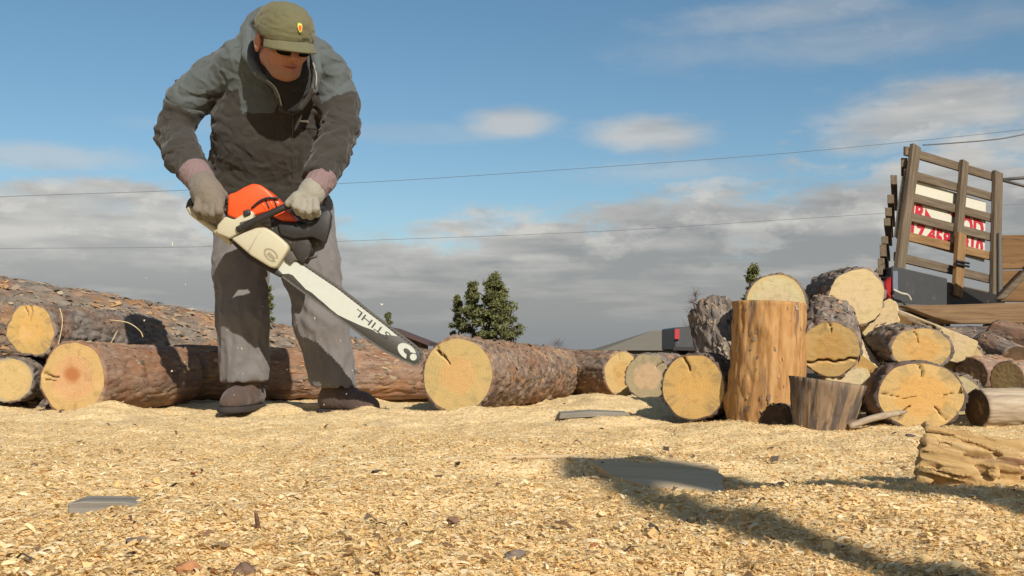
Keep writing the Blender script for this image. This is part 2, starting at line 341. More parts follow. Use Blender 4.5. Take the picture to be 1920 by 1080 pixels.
nt.links.new(bump(nt, mth(nt, 'ADD', cs, mth(nt, 'MULTIPLY', noi(nt, v, 60, 6, .7), 1.2)), .9, .006), b.inputs['Normal'])
g = mesh('ground', np.stack([X.ravel(), Yg.ravel(), Z.ravel()], 1), np.stack([i, i + 1, i + nx + 1, i + nx], 1), GM); put(g, '', kind='structure')
g['label'] = 'ground covered with pale golden sawdust'

def chip_cloud(n, y0, y1, power, smin, smax, pal, pw, lift=.004, aspect=(1.1, 2.8), tilt=.5, xlim=None):
    u = RNG.random(n); q = 1 - power
    y = ((y0 ** q) + u * (y1 ** q - y0 ** q)) ** (1 / q)
    x = (RNG.random(n) * 2 - 1) * (.53 * y + .22)
    s = smin + (smax - smin) * RNG.random(n) ** 2.6; asp = RNG.uniform(*aspect, n)
    z = ground(x, y) + RNG.random(n) * lift + s * .12
    an = RNG.uniform(0, 2 * math.pi, n); tx = RNG.normal(0, tilt, n); ty = RNG.normal(0, tilt, n)
    a = np.stack([np.cos(an), np.sin(an), tx], 1) * (s * .5)[:, None]
    c = np.stack([-np.sin(an), np.cos(an), ty], 1) * (s * .5 / asp)[:, None]
    o = np.stack([x, y, z], 1); bend = (RNG.random(n) * .35 * s)[:, None] * np.array([0, 0, 1.])
    j = lambda: RNG.normal(0, .18, (n, 1))
    V = np.stack([o - a * (1 + j()) - c * (1 + j()), o + a * .1 - c * (1.2 + j()) + bend, o + a * (1 + j()) - c * (.6 + j()),
                  o + a * (1 + j()) + c * (.8 + j()), o + c * 1.1 + bend, o - a * (.9 + j()) + c * (.9 + j())], 1).reshape(-1, 3)
    k_ = np.arange(n)[:, None] * 6
    Fq = np.concatenate([k_ + np.array([[0, 1, 4, 5]]), k_ + np.array([[1, 2, 3, 4]])])
    ci = RNG.choice(len(pal), n, p=np.array(pw) / sum(pw)); col = np.array(pal)[ci] * RNG.uniform(.75, 1.22, (n, 1))
    col = np.clip(np.concatenate([col, np.ones((n, 1))], 1), 0, 1); return V, Fq, np.repeat(col, 6, 0)
CM, nt, b = newmat('wood_chip', .9, .12); nt.links.new(attr(nt, 'col', 'Color'), b.inputs['Base Color'])
tl = nt.nodes.new('ShaderNodeBsdfTranslucent'); ms = nt.nodes.new('ShaderNodeMixShader'); ms.inputs[0].default_value = .38
nt.links.new(attr(nt, 'col', 'Color'), tl.inputs[0]); nt.links.new(b.outputs[0], ms.inputs[1]); nt.links.new(tl.outputs[0], ms.inputs[2])
nt.links.new(ms.outputs[0], nt.nodes['Material Output'].inputs[0])
pal = [(.76, .52, .225), (.83, .61, .30), (.68, .43, .165), (.90, .73, .42), (.46, .3, .15), (.3, .17, .09), (.2, .14, .1)]
chs = [chip_cloud(250000, .85, 3.2, 1.6, .0016, .0065, pal, (30, 36, 10, 24, 2.5, .5, .3), tilt=.17, lift=.002),
       chip_cloud(110000, 2.2, 6.0, 1.2, .002, .0065, pal, (30, 36, 10, 24, 3, .6, .4), tilt=.14, lift=.002),
       chip_cloud(9000, .85, 2.6, 1.8, .005, .014, pal, (26, 30, 12, 28, 4, 1, 1), lift=.005, aspect=(1.3, 4.5), tilt=.35)]
def curls(n):
    y = .88 + 1.5 * RNG.random(n) ** 1.6; x = (RNG.random(n) * 2 - 1) * (.53 * y + .2); z = ground(x, y) + .001; L = RNG.uniform(.007, .022, n); wd = L * RNG.uniform(.12, .35, n)
    an = RNG.uniform(0, 2 * math.pi, n); d = np.stack([np.cos(an), np.sin(an)], 1); e = np.stack([-np.sin(an), np.cos(an)], 1); k1 = RNG.uniform(-1.4, 1.4, n); arc = RNG.uniform(.05, .5, n); V = []
    for t in np.linspace(-.5, .5, 5):
        c = np.stack([x, y], 1) + d * (L * t)[:, None] + e * (L * k1 * t * t)[:, None]; h = z + L * arc * (.25 - t * t) * 2
        for sgn in (-1, 1): V.append(np.concatenate([c + e * (wd * .5 * sgn * (1 - .6 * abs(t)))[:, None], (h + wd * .2 * sgn)[:, None]], 1))
    V = np.stack(V, 1).reshape(-1, 3); k_ = np.arange(n)[:, None] * 10; F = np.concatenate([k_ + np.array([[2 * i_, 2 * i_ + 1, 2 * i_ + 3, 2 * i_ + 2]]) for i_ in range(4)])
    col = np.array([(.84, .66, .38), (.9, .77, .52), (.74, .52, .26)])[RNG.integers(0, 3, n)] * RNG.uniform(.85, 1.1, (n, 1)); col = np.clip(np.concatenate([col, np.ones((n, 1))], 1), 0, 1)
    return V, F, np.repeat(col, 10, 0)
chs.append(curls(9000))
V = np.vstack([c[0] for c in chs]); off = np.cumsum([0] + [len(c[0]) for c in chs[:-1]])
Fq = np.vstack([c[1] + o for c, o in zip(chs, off)]); cc = np.vstack([c[2] for c in chs])
put(mesh('sawdust', V, Fq, CM, smooth=False, attrs={'col': ('FLOAT_COLOR', cc)}), '', 'loose pale sawdust and wood shavings covering the ground', 'sawdust', kind='stuff')
V, Fq, cc = chip_cloud(900, .9, 6.0, 1.05, .004, .024, [(.2, .13, .09), (.28, .17, .1), (.13, .1, .08), (.42, .3, .19), (.4, .17, .08)], (30, 25, 20, 18, 7), lift=.006, aspect=(1.4, 4.5), tilt=.25)
put(mesh('bark_debris', V, Fq, CM, smooth=False, attrs={'col': ('FLOAT_COLOR', cc)}), '', 'small dark bark flakes scattered over the sawdust', 'bark debris', kind='stuff')

# ------------------------------------------------------------------ logs
FLK, nt, b = newmat('bark_flake', .95, .1); nt.links.new(mix(nt, noi(nt, objc(nt), 60, 4), (0, 0, 0), attr(nt, 'col', 'Color')) if 0 else attr(nt, 'col', 'Color'), b.inputs['Base Color'])
def smoothring(a, k_): 
    for _ in range(k_): a = (np.roll(a, 1) + 2 * a + np.roll(a, -1)) / 4
    return a
def log(label, A, B, bark, cutA, cutB=None, name='log', cat='log', group=None, rough=.05, ridge=.0, oval=1.0, prof=None, barkmask=None, wood=None,
        cracks=(), nT=112, seed=None, plate=.006, cutslope=0, knots=0, chords=(), flakes=None, fsize=.0105, step=.012):
    if flakes is None: flakes = 0 if bark in (None, WD_STRIP, WD_STREAK, WD_GREY) else 420
    seed = seed if seed is not None else RNG.uniform(0, 50)
    a, b_ = P(*A[:3]), P(*B[:3]); ra, rb = pr(A[3], A[2]), pr(B[3], B[2]); L = np.linalg.norm(b_ - a); w_, u, v = frame(a, b_)
    rt = thing(name, label, cat, (float((a[0] + b_[0]) / 2), float((a[1] + b_[1]) / 2), float(min(a[2] - ra, b_[2] - rb))), group)
    nL = max(10, int(L / step)); nL = min(nL, 130)
    th = np.linspace(0, 2 * math.pi, nT, endpoint=False); t = np.linspace(0, 1, nL + 1)
    c, s = np.cos(th), np.sin(th)
    base = np.ones(nT) if prof is None else np.interp(th, np.linspace(0, 2 * math.pi, len(prof) + 1), list(prof) + [prof[0]])
    lob = 1 + rough * fbm(np.stack([c * 1.3 + seed, s * 1.3, 0 * c], 1), 3)
    out = base * lob
    T, TH_ = np.meshgrid(t, th, indexing='ij'); R0 = ra + (rb - ra) * T
    CC, SS = np.cos(TH_), np.sin(TH_)
    R = R0 * out[None] * (1 + .03 * fbm(np.stack([CC + seed, SS, T * L * 4], -1), 2))
    q = np.stack([CC * R * 1.0, SS * R, T * L * .33], -1)
    pl = np.abs(gn(q * 38 + seed)); pl2 = gn(q * 90 + seed)
    disp = plate * (np.clip(pl * 3.2, 0, 1) - .5) + plate * .35 * pl2
    if ridge:
        rd = (T * L * 13 + .8 * fbm(np.stack([CC * 1.5 + seed, SS * 1.5, T * L * 3], -1), 3)) % 1.0
        disp = disp + ridge * (rd ** 2 - .4) + ridge * .8 * fbm(np.stack([CC * 4, SS * 4 + seed, T * L * 25], -1), 3)
    for k_ in range(knots):
        tk, ak = RNG.uniform(.1, .9), RNG.uniform(0, 6.28); dd = ((T - tk) * L / .03) ** 2 + (np.angle(np.exp(1j * (TH_ - ak))) * ra / .03) ** 2; disp = disp + .012 * np.exp(-dd)
    if barkmask is not None: bmk = np.array([barkmask(q_) for q_ in th]); 
    else: bmk = np.ones(nT, bool)
    if wood is not None and barkmask is not None:
        disp = np.where(bmk[None], disp, disp * .35 + .004 * fbm(np.stack([CC * R * 40 + seed, SS * R * 40, T * L * 3], -1), 3))
    R = R + disp
    cx = a[None, None] + T[..., None] * (b_ - a)
    V = cx + (R * CC * oval)[..., None] * u + (R * SS)[..., None] * v
    lc = np.stack([T * L + seed, R * CC, R * SS], -1)
    idx = lambda i_, j_: i_ * nT + (j_ % nT)
    jj = np.arange(nT)
    inr = .955 if bark is not None and barkmask is None else .985
    faces_b, faces_w = [], []
    for i_ in range(nL):
        for j_ in range(nT):
            f = (idx(i_, j_), idx(i_, j_ + 1), idx(i_ + 1, j_ + 1), idx(i_ + 1, j_))
            (faces_b if bmk[j_] else faces_w).append(f)
    V = V.reshape(-1, 3); lc = lc.reshape(-1, 3); n0 = len(V)
    # annulus at both ends: the thickness of the bark
    ends = []
    for e, (cen, rr) in enumerate(((a, ra), (b_, rb))):
        Ri = rr * out * inr - .001
        ring = cen + (Ri * c * oval)[:, None] * u + (Ri * s)[:, None] * v
        o = len(V); V = np.vstack([V, ring]); lc = np.vstack([lc, np.stack([np.full(nT, e * L + seed), Ri * c, Ri * s], 1)])
        row = 0 if e == 0 else nL
        for j_ in range(nT):
            f = (o + j_, o + (j_ + 1) % nT, idx(row, j_ + 1), idx(row, j_)); f = f if e == 0 else f[::-1]
            (faces_b if bmk[j_] else faces_w).append(f)
        ends.append(Ri)
    main = None
    if faces_b: main = mesh('bark' if bark not in (WD_STRIP, WD_STREAK, WD_GREY) else 'stripped_surface', V, faces_b, bark, rt, attrs={'lc': ('FLOAT_VECTOR', lc)})
    if faces_w: mesh('split_face', V, faces_w, wood, rt, attrs={'lc': ('FLOAT_VECTOR', lc)})
    if flakes:
        n = flakes; tf = RNG.uniform(.01, .99, n); af = RNG.uniform(-.6, PI + .6, n) if barkmask is None else RNG.uniform(0, 2 * PI, n)
        if barkmask is not None: ok = np.array([barkmask(q_) for q_ in af]); tf, af = tf[ok], af[ok]; n = len(tf)
        ii = np.clip((tf * nL).astype(int), 0, nL); jf = ((af / (2 * PI)) % 1 * nT).astype(int) % nT; Rf = R[ii, jf] + .0015
        ca_, sa_ = np.cos(af), np.sin(af); er = ca_[:, None] * u + sa_[:, None] * v; et = -sa_[:, None] * u + ca_[:, None] * v
        pf_ = a + tf[:, None] * (b_ - a) + er * (Rf * np.where(np.abs(ca_) > .5, oval ** .5, 1))[:, None] if oval != 1 else a + tf[:, None] * (b_ - a) + er * Rf[:, None]
        la = (fsize * RNG.uniform(.35, 1.2, n) ** 1.5)[:, None]; lb = la * RNG.uniform(.2, .55, (n, 1)); k1 = RNG.normal(0, .3, (n, 1)); ti = RNG.normal(0, .13, (n, 1)); tj = RNG.normal(0, .15, (n, 1))
        aa = (w_[None] + et * k1 + er * ti) * la; bb = (et - w_[None] * k1 + er * tj) * lb; jt = lambda: 1 + RNG.normal(0, .2, (n, 1))
        Vf = np.stack([pf_ - aa * jt() - bb * jt(), pf_ + aa * jt() - bb * jt() * .7, pf_ + aa * jt() + bb * jt(), pf_ - aa * jt() * .8 + bb * jt()], 1).reshape(-1, 3)
        red_ = bark in (BK_RED, BK_TRUNK, BK_FLAKE, WD_STRIP); pal_ = np.array([(.24, .185, .135), (.15, .12, .09), (.33, .26, .18), (.29, .19, .125), (.38, .23, .12)]); ci = RNG.choice(5, n, p=(.25, .15, .2, .25, .15) if red_ else (.35, .3, .25, .07, .03))
        cf_ = np.concatenate([pal_[ci] * RNG.uniform(.7, 1.25, (n, 1)), np.ones((n, 1))], 1)
        o_ = mesh('bark_flakes', Vf, np.arange(n * 4).reshape(n, 4), FLK, rt, False, attrs={'col': ('FLOAT_COLOR', np.repeat(cf_, 4, 0))}); o_['kind'] = 'stuff'
    nR = 26
    for e, (cen, Ri, cm) in enumerate(((a, ends[0], cutA), (b_, ends[1], cutB or cutA))):
        if e == 1 and nL > 0: ck = ()
        else: ck = cracks
        rf = np.linspace(0, 1, nR + 1)[1:]
        RR, TT = np.meshgrid(rf, th, indexing='ij')
        crk = np.zeros_like(RR)
        for (ang, r0, r1, wd) in ck:
            wob = ang + .05 * np.sin(RR * 9 + ang * 3); dist = np.abs(np.angle(np.exp(1j * (TT - wob)))) * RR
            crk = np.maximum(crk, np.clip(1.3 - dist / (1.05 * wd * (.35 + .65 * RR)), 0, 1) * ((RR > r0) & (RR < r1)))
        for (ang, off_, wd) in (chords if e == 0 else ()):
            xx, yy = RR * np.cos(TT), RR * np.sin(TT); along_ = -xx * math.sin(ang) + yy * math.cos(ang); dist = np.abs(xx * math.cos(ang) + yy * math.sin(ang) - off_ - .04 * np.sin(along_ * 6) - .02 * np.sin(along_ * 17))
            crk = np.maximum(crk, np.clip(1.3 - dist / wd, 0, 1))
        rm = Ri.max()
        Rad = RR * Ri[None]; dep = -.014 * crk + .0006 * fbm(np.stack([RR * np.cos(TT) * 4 + seed, RR * np.sin(TT) * 5, 0 * RR], -1), 3)
        dep = dep * (RR < .999)
        sg = -1 if e == 0 else 1
        Vf = cen + (Rad * np.cos(TT) * oval)[..., None] * u + (Rad * np.sin(TT))[..., None] * v + (sg * (dep + .0006))[..., None] * w_
        Vf = np.vstack([Vf.reshape(-1, 3), cen[None]]); fc = np.stack([(Rad * np.cos(TT) / rm).ravel(), (Rad * np.sin(TT) / rm).ravel(), np.full(RR.size, seed)], 1)
        fc = np.vstack([fc, [[0, 0, seed]]]); ca = np.append(crk.ravel(), 0)
        ff = [(i_ * nT + j_, (i_ + 1) * nT + j_, (i_ + 1) * nT + (j_ + 1) % nT, i_ * nT + (j_ + 1) % nT) for i_ in range(nR - 1) for j_ in range(nT)]
        ff += [(nR * nT, j_, (j_ + 1) % nT) for j_ in range(nT)]
        if e == 1: ff = [q_[::-1] for q_ in ff]
        mesh('cut_face', Vf, ff, cm, rt, attrs={'fc': ('FLOAT_VECTOR', fc), 'crk': ('FLOAT', ca)})
    return rt
PI = math.pi
def halfprof(flat, off=.25):
    """radii of a half-round or wedge: a circle cut by straight sides; flat = list of (direction, distance)"""
    th = np.linspace(0, 2 * PI, 96, endpoint=False); r = np.ones(96)
    for d, dist in flat:
        c = np.cos(th - d); r = np.where(c > 1e-3, np.minimum(r, dist / np.maximum(c, 1e-3)), r)
    return list(smoothring(r, 1))
def inarc(c0, hw): return lambda t: abs(math.atan2(math.sin(t - c0), math.cos(t - c0))) < hw

GL = 'logs lying on the left side'; GR = 'firewood rounds piled on the right'
# long trunks behind the sawyer
log('huge grey trunk with peeling orange bark running away behind the sawyer', (-110, 628, 5.1, 124), (800, 688, 8.7, 29), BK_TRUNK, CT_GOLD, name='tree_trunk', cat='tree trunk', rough=.06, plate=.02, knots=9, step=.035, flakes=5200, fsize=.021)
log('slim reddish trunk lying across behind the boots of the sawyer', (325, 700, 5.3, 50), (870, 703, 5.45, 45), BK_RED, CT_GOLD, name='tree_trunk', cat='tree trunk', rough=.05, plate=.008, knots=5, flakes=1600, fsize=.011)
log('left log with small golden face resting on top of the two lower ones', (57, 617, 4.55, 47), (268, 640, 5.75, 50), BK_GREY, CT_YEL, group=GL, rough=.1, plate=.009, prof=[1, .98, 1, 1, 1.02, 1, .98, 1, 1.0, 1.08, 1.16, 1.06], cracks=[(PI / 2, .3, 1, .03), (PI / 2 + .25, .5, 1, .02)], knots=3)
log('reddish brown log with big orange-hearted cut face, front of the left heap', (137, 709, 4.3, 69), (330, 706, 5.1, 55), BK_RED, CT_LEFT, group=GL, rough=.06, plate=.006, cracks=[(PI * .97, .45, 1, .035), (PI * 1.03, .5, .9, .02)], knots=3)
log('pale cream face log cut off by the left edge of the photo', (18, 712, 4.45, 43), (130, 700, 5.3, 36), BK_GREY, m_cut('cut_left_cream', (.72, .52, .26), (.66, .47, .22), rim=(.5, .42, .3), stain=(.45, .36, .2), stamt=.2, hr=.8, seed=50), group=GL, rough=.08, plate=.008)
log('dark grey log half buried at the lower left edge', (-90, 768, 4.55, 21), (95, 768, 4.7, 19), BK_DARK, CT_OLD, group=GL)
# middle
log('long flaky bark log being cut at the saw tip', (858, 703, 4.3, 71), (1062, 702, 6.3, 46), BK_FLAKE, CT_CENTRE, rough=.04, ridge=.009, plate=.006, cracks=[(PI * .72, .35, .95, .03), (PI * .70, .6, 1, .02)], knots=5, step=.012, nT=128, flakes=1500, fsize=.012)
log('short brown log behind the end of the long flaky one', (1168, 702, 5.75, 43), (1010, 702, 6.5, 40), BK_FLAKE, CT_GOLD, rough=.06, plate=.008)
log('round with pink heart and grey outer ring, left end of the pile', (1214, 706, 5.15, 44), (1262, 702, 5.7, 40), BK_GREY, CT_RINGED, group=GR, rough=.06, cracks=[(.8, .55, 1, .03)])
log('half shaded golden round standing left of the upright block', (1300, 726, 3.9, 62), (1338, 722, 4.35, 57), BK_DARK, CT_YEL, group=GR, rough=.06, cracks=[(PI * .58, .5, 1, .04)])
log('grey mossy round leaning behind the upright block', (1338, 585, 4.5, 46), (1368, 706, 4.3, 48), BK_GREY, CT_GOLD, group=GR, rough=.14, plate=.014, knots=3, seed=4)
log('brown round filling the gap behind the upright block', (1395, 690, 4.35, 45), (1440, 600, 4.5, 46), BK_DARK, CT_OLD, group=GR, rough=.1)
log('tall upright block of stripped orange wood', (1436, 794, 3.83, 68), (1443, 567, 3.83, 66), WD_STRIP, CT_GOLD, name='upright_block', cat='wood block', rough=.05, plate=.005, nT=120, step=.01, seed=9, flakes=130, fsize=.008, knots=5)
log('cream face round peeking over the upright block', (1455, 569, 4.12, 57), (1462, 578, 4.6, 52), BK_GREY, CT_CREAM, group=GR, rough=.03)
log('topmost pale pinkish round of the pile', (1607, 556, 4.15, 54), (1557, 556, 4.75, 46), BK_GREY, CT_PALE, group=GR, rough=.09, plate=.01, seed=21)
log('pale pinkish split round under the topmost one', (1652, 600, 4.22, 42), (1640, 610, 4.6, 40), BK_GREY, CT_PALE, group=GR, prof=halfprof([(2.2, .6), (0.1, .75)]), barkmask=inarc(4.2, 1.0), wood=WD_PALE)
log('golden round with a split low across its face and grey bark above', (1557, 654, 3.78, 55), (1551, 601, 4.2, 50), BK_GREY, CT_GOLD, group=GR, rough=.07, plate=.01, cracks=[(PI * .5, .6, 1, .02)], chords=[(PI / 2 + .06, -.45, .05)])
log('bright split piece wedged right of the golden split round', (1628, 688, 3.85, 36), (1590, 628, 4.25, 34), BK_GREY, CT_GOLD, group=GR, prof=halfprof([(.9, .3)]), barkmask=inarc(4.0, 1.2), wood=WD_PALE)
log('cream split piece lying under the golden split round', (1590, 712, 3.8, 40), (1560, 690, 4.3, 34), BK_GREY, CT_CREAM, group=GR, prof=halfprof([(1.6, .5)]), barkmask=inarc(4.7, 1.2), wood=WD_PALE)
log('oval golden round above the big cracked one', (1727, 654, 3.78, 41), (1668, 645, 4.3, 38), BK_GREY, CT_BIG, group=GR, oval=1.36, rough=.05, plate=.008, cracks=[(PI * .58, .3, .9, .02)])
log('big orange round with cracks spreading like a star', (1727, 742, 3.47, 64), (1676, 738, 4.0, 56), BK_DARK, CT_BIG, group=GR, oval=1.26, rough=.05, plate=.008,
    cracks=[(PI * .5, .55, 1, .025), (PI * 1.0, .5, 1, .015), (PI * 1.28, .4, 1, .03), (PI * 1.72, .45, .95, .025), (PI * .03, .5, 1, .014), (PI * 1.06, .1, .5, .012)])
log('short dark streaked stump standing in front of the pile', (1540, 814, 3.28, 51), (1552, 714, 3.28, 70), WD_STREAK, CT_GOLD, name='stump', cat='stump', rough=.06, plate=.005, seed=33)
log('small dark brown offcut at the foot of the upright block', (1457, 789, 3.42, 30), (1468, 786, 3.62, 27), BK_DARK, CT_OLD, name='offcut', cat='offcut', rough=.08)
log('long split piece with bright grain sloping down behind the oval round', (1795, 640, 4.1, 40), (1680, 590, 4.7, 30), BK_GREY, CT_PALE, group=GR, prof=halfprof([(1.2, .35)]), barkmask=inarc(4.4, 1.0), wood=WD_PALE)
log('pale round half hidden under the sloping split piece', (1808, 680, 4.15, 38), (1812, 672, 4.6, 34), BK_GREY, CT_PALE, group=GR, rough=.08)
log('cream round low between the big cracked round and the grey log', (1798, 742, 3.72, 38), (1801, 738, 3.93, 36), BK_GREY, CT_CREAM, group=GR, rough=.06)
log('brown bark round at the upper right under the trailer beam', (1872, 634, 4.6, 35), (1985, 664, 4.3, 37), BK_RED, CT_OLD, group=GR, rough=.03, plate=.002, flakes=60)
log('brown bark round just left of the upper right one', (1845, 650, 4.45, 28), (1905, 676, 4.2, 29), BK_GREY, CT_OLD, group=GR, rough=.03, plate=.002, flakes=50)
log('dark log added to fill the shaded gap deep in the pile below the trailer', (1740, 648, 5.2, 34), (1990, 646, 5.4, 36), BK_DARK, CT_OLD, group=GR, plate=.004)  # added filler; its dark bark stands for the shadow under the beam
log('reddish bark round lying above the weathered log', (1820, 704, 4.1, 34), (1960, 694, 4.45, 36), BK_RED, CT_OLD, group=GR, rough=.04, plate=.003, flakes=80)
log('reddish bark round cut off by the right edge of the photo', (1888, 712, 3.8, 35), (2020, 704, 4.05, 38), BK_RED, m_cut('cut_thin_yellow', (.7,.5,.25), (.6,.4,.2), seed=77), group=GR, rough=.04, plate=.003, flakes=80)
log('weathered pale log lying at the right edge on the sawdust', (1832, 766, 3.5, 36), (2080, 764, 3.62, 40), WD_GREY, CT_OLD, rough=.05, plate=.004)
for k_, (lab_, pts_) in enumerate((('thin curled pale sliver lying on the upper left log', [(205, 600, 4.7), (240, 605, 4.72), (262, 620, 4.74), (268, 632, 4.74)]),
        ('straight pale sliver between the upper left log and the big one below', [(204, 648, 4.55), (212, 636, 4.6), (220, 620, 4.66)]),
        ('string of pale sawdust curl at the bark rim of the upper left log', [(112, 578, 4.5), (117, 600, 4.5), (114, 625, 4.5), (108, 650, 4.5)]))):
    V, Fs = tube(spline([P(*q) for q in pts_], 4), .0022, 5); put(mesh('wood_sliver', V, Fs, WD_PALE, attrs={'lc': ('FLOAT_VECTOR', V)}, loc=V[0]), '', lab_, 'wood sliver')
# small loose pieces on the sawdust
def plank(label, pts, Y0, Y1, mat, cat='plank', name='plank'):
    V, Fs = prism(pts, Y0, Y1, .002, 1); c = V.mean(0)
    V = V + .0035 * fbm(V * 25, 2)[:, None] * np.array([0, .3, 1])
    return put(mesh(name, V, Fs, mat, smooth=False, attrs={'lc': ('FLOAT_VECTOR', V)}, loc=(c[0], c[1], V[:, 2].min())), '', label, cat)
plank('grey slab half buried in the left foreground', [(127, 972), (126, 944), (150, 942), (228, 942), (262, 948), (255, 968), (215, 972)], 1.72, 1.80, WD_OLDPLANK)
plank('flat grey plank lying right of the flaky log', [(1048, 786), (1050, 775), (1110, 772), (1178, 775), (1182, 780), (1120, 782)], 3.92, 4.05, WD_OLDPLANK)
fp = [P(x_, y_, HC * F / (y_ - 655))[:2] for x_, y_ in [(1108, 868), (1160, 863), (1230, 860), (1345, 866), (1354, 876), (1350, 891), (1290, 893), (1215, 888), (1150, 881)]]
fp = [fp[k_] * (1 - t_) + fp[(k_ + 1) % 9] * t_ for k_ in range(9) for t_ in (0, .33, .66)]; fx = np.array(fp) + RNG.normal(0, .003, (27, 2)); gz = ground(fx[:, 0], fx[:, 1]); pl0 = np.linalg.lstsq(np.c_[fx, np.ones(27)], gz, rcond=None)[0]; pz = np.c_[fx, np.ones(27)] @ pl0 + .005
V = np.vstack([np.c_[fx, pz], np.c_[fx, pz - .02]]); Fs = [tuple(range(27))[::-1], tuple(range(27, 54))] + [(k_, (k_ + 1) % 27, 27 + (k_ + 1) % 27, 27 + k_) for k_ in range(27)]
put(mesh('plank', V, Fs, WD_PALE, smooth=False, attrs={'lc': ('FLOAT_VECTOR', V * .3)}, loc=(fx[0, 0], fx[0, 1], V[:, 2].min())), '', 'thin board lying flat in the foreground shadow', 'plank')
V, Fs = tube(spline([P(902, 861, 2.5), P(1000, 857, 2.5), P(1110, 858, 2.5), P(1190, 862, 2.45)], 4), .0045, 6)
put(mesh('stick', V, Fs, WD_PALE, attrs={'lc': ('FLOAT_VECTOR', V)}, loc=V[0]), '', 'long pale stick lying flat left of the shadowed board', 'stick')
plank('pale sliver of wood behind the right boot', [(534, 765), (560, 758), (600, 757), (622, 762), (615, 768), (560, 768)], 4.5, 4.6, WD_PALE)
V, Fs = tube(spline([P(1592, 800, 3.2), P(1630, 786, 3.2), P(1664, 778, 3.22), P(1698, 772, 3.3)], 4), [.009] * 8 + [.008] * 3 + [.004] * 2, 8)
put(mesh('stick', V, Fs, WD_GREY, attrs={'lc': ('FLOAT_VECTOR', V)}, loc=V[0]), '', 'thin splintered stick leaning before the big cracked round', 'stick')
V, Fs = tube(spline([P(484, 990, 1.55), P(482, 974, 1.54), P(479, 958, 1.53)], 3), [.0035, .003, .003, .003, .0025, .002, .0015], 6)
put(mesh('stick', V, Fs, BK_RED, attrs={'lc': ('FLOAT_VECTOR', V)}, loc=V[0]), '', 'tiny twig standing upright in the left foreground', 'stick')
def nugget(label, x, y, Y, rx, rz, mat):
    bm = bmesh.new(); bmesh.ops.create_icosphere(bm, subdivisions=3, radius=1); V = np.array([v.co[:] for v in bm.verts]); Fs = [tuple(v.index for v in f.verts) for f in bm.faces]; bm.free()
    s = RNG.uniform(0, 30); V = V * (1 + .5 * fbm(V * 1.2 + s, 3)[:, None]); c = P(x, y, Y); V = c + V * np.array([pr(rx, Y), pr(rx, Y) * .8, pr(rz, Y)])
    put(mesh('bark_chunk', V, Fs, mat, attrs={'lc': ('FLOAT_VECTOR', V)}, loc=(c[0], c[1], V[:, 2].min())), '', label, 'bark chunk')
nugget('rusty orange bark chunk at the bottom left', 352, 1066, 1.2, 24, 12, m_bark('bark_orange', (.2, .08, .03), (.4, .17, .07), (.5, .25, .12), redamt=.2))
nugget('dark grey bark chunk beside the rusty one at the bottom', 458, 1072, 1.19, 18, 14, BK_DARK)
nugget('dark brown bark chunk left of the broken golden chunk', 1706, 820, 2.95, 11, 6, BK_DARK)
nugget('reddish bark chip in the middle of the foreground', 850, 976, 1.56, 11, 7, BK_RED)
nugget('brown bark lump in the left foreground', 249, 1015, 1.38, 13, 7, BK_GREY)
nugget('pale brown bark lump near the lower middle', 965, 1042, 1.28, 18, 9, BK_GREY)

# ------------------------------------------------------------------ implicit surfaces for the figure
def cap_(p, a, b, ra, rb, ky=1.0):
    a = np.asarray(a, float); b = np.asarray(b, float)
    if ky != 1: sc_ = np.array([1, 1 / ky, 1]); p = p * sc_; a = a * sc_; b = b * sc_
    ab = b - a; t = np.clip(((p - a) @ ab) / (ab @ ab + 1e-12), 0, 1)
    return np.linalg.norm(p - a - t[:, None] * ab, axis=1) - (ra + (rb - ra) * t)
def ell(p, c, r, R=None):
    q = p - np.asarray(c); 
    if R is not None: q = q @ R
    r = np.asarray(r, float); k0 = np.linalg.norm(q / r, axis=1); k1 = np.linalg.norm(q / (r * r), axis=1); return k0 * (k0 - 1) / (k1 + 1e-9)
def smin(a, b, k_): h = np.clip(.5 + .5 * (b - a) / k_, 0, 1); return b * (1 - h) + a * h - k_ * h * (1 - h)
def smax(a, b, k_): return -smin(-a, -b, k_)
def chain(p, pts, k_=.02, ky=1.0):
    d = None
    for (a, ra), (b, rb) in zip(pts[:-1], pts[1:]):
        e = cap_(p, a, b, ra, rb, ky); d = e if d is None else smin(d, e, k_)
    return d
def S(x, y, Y, r): return (P(x, y, Y), pr(r, Y))
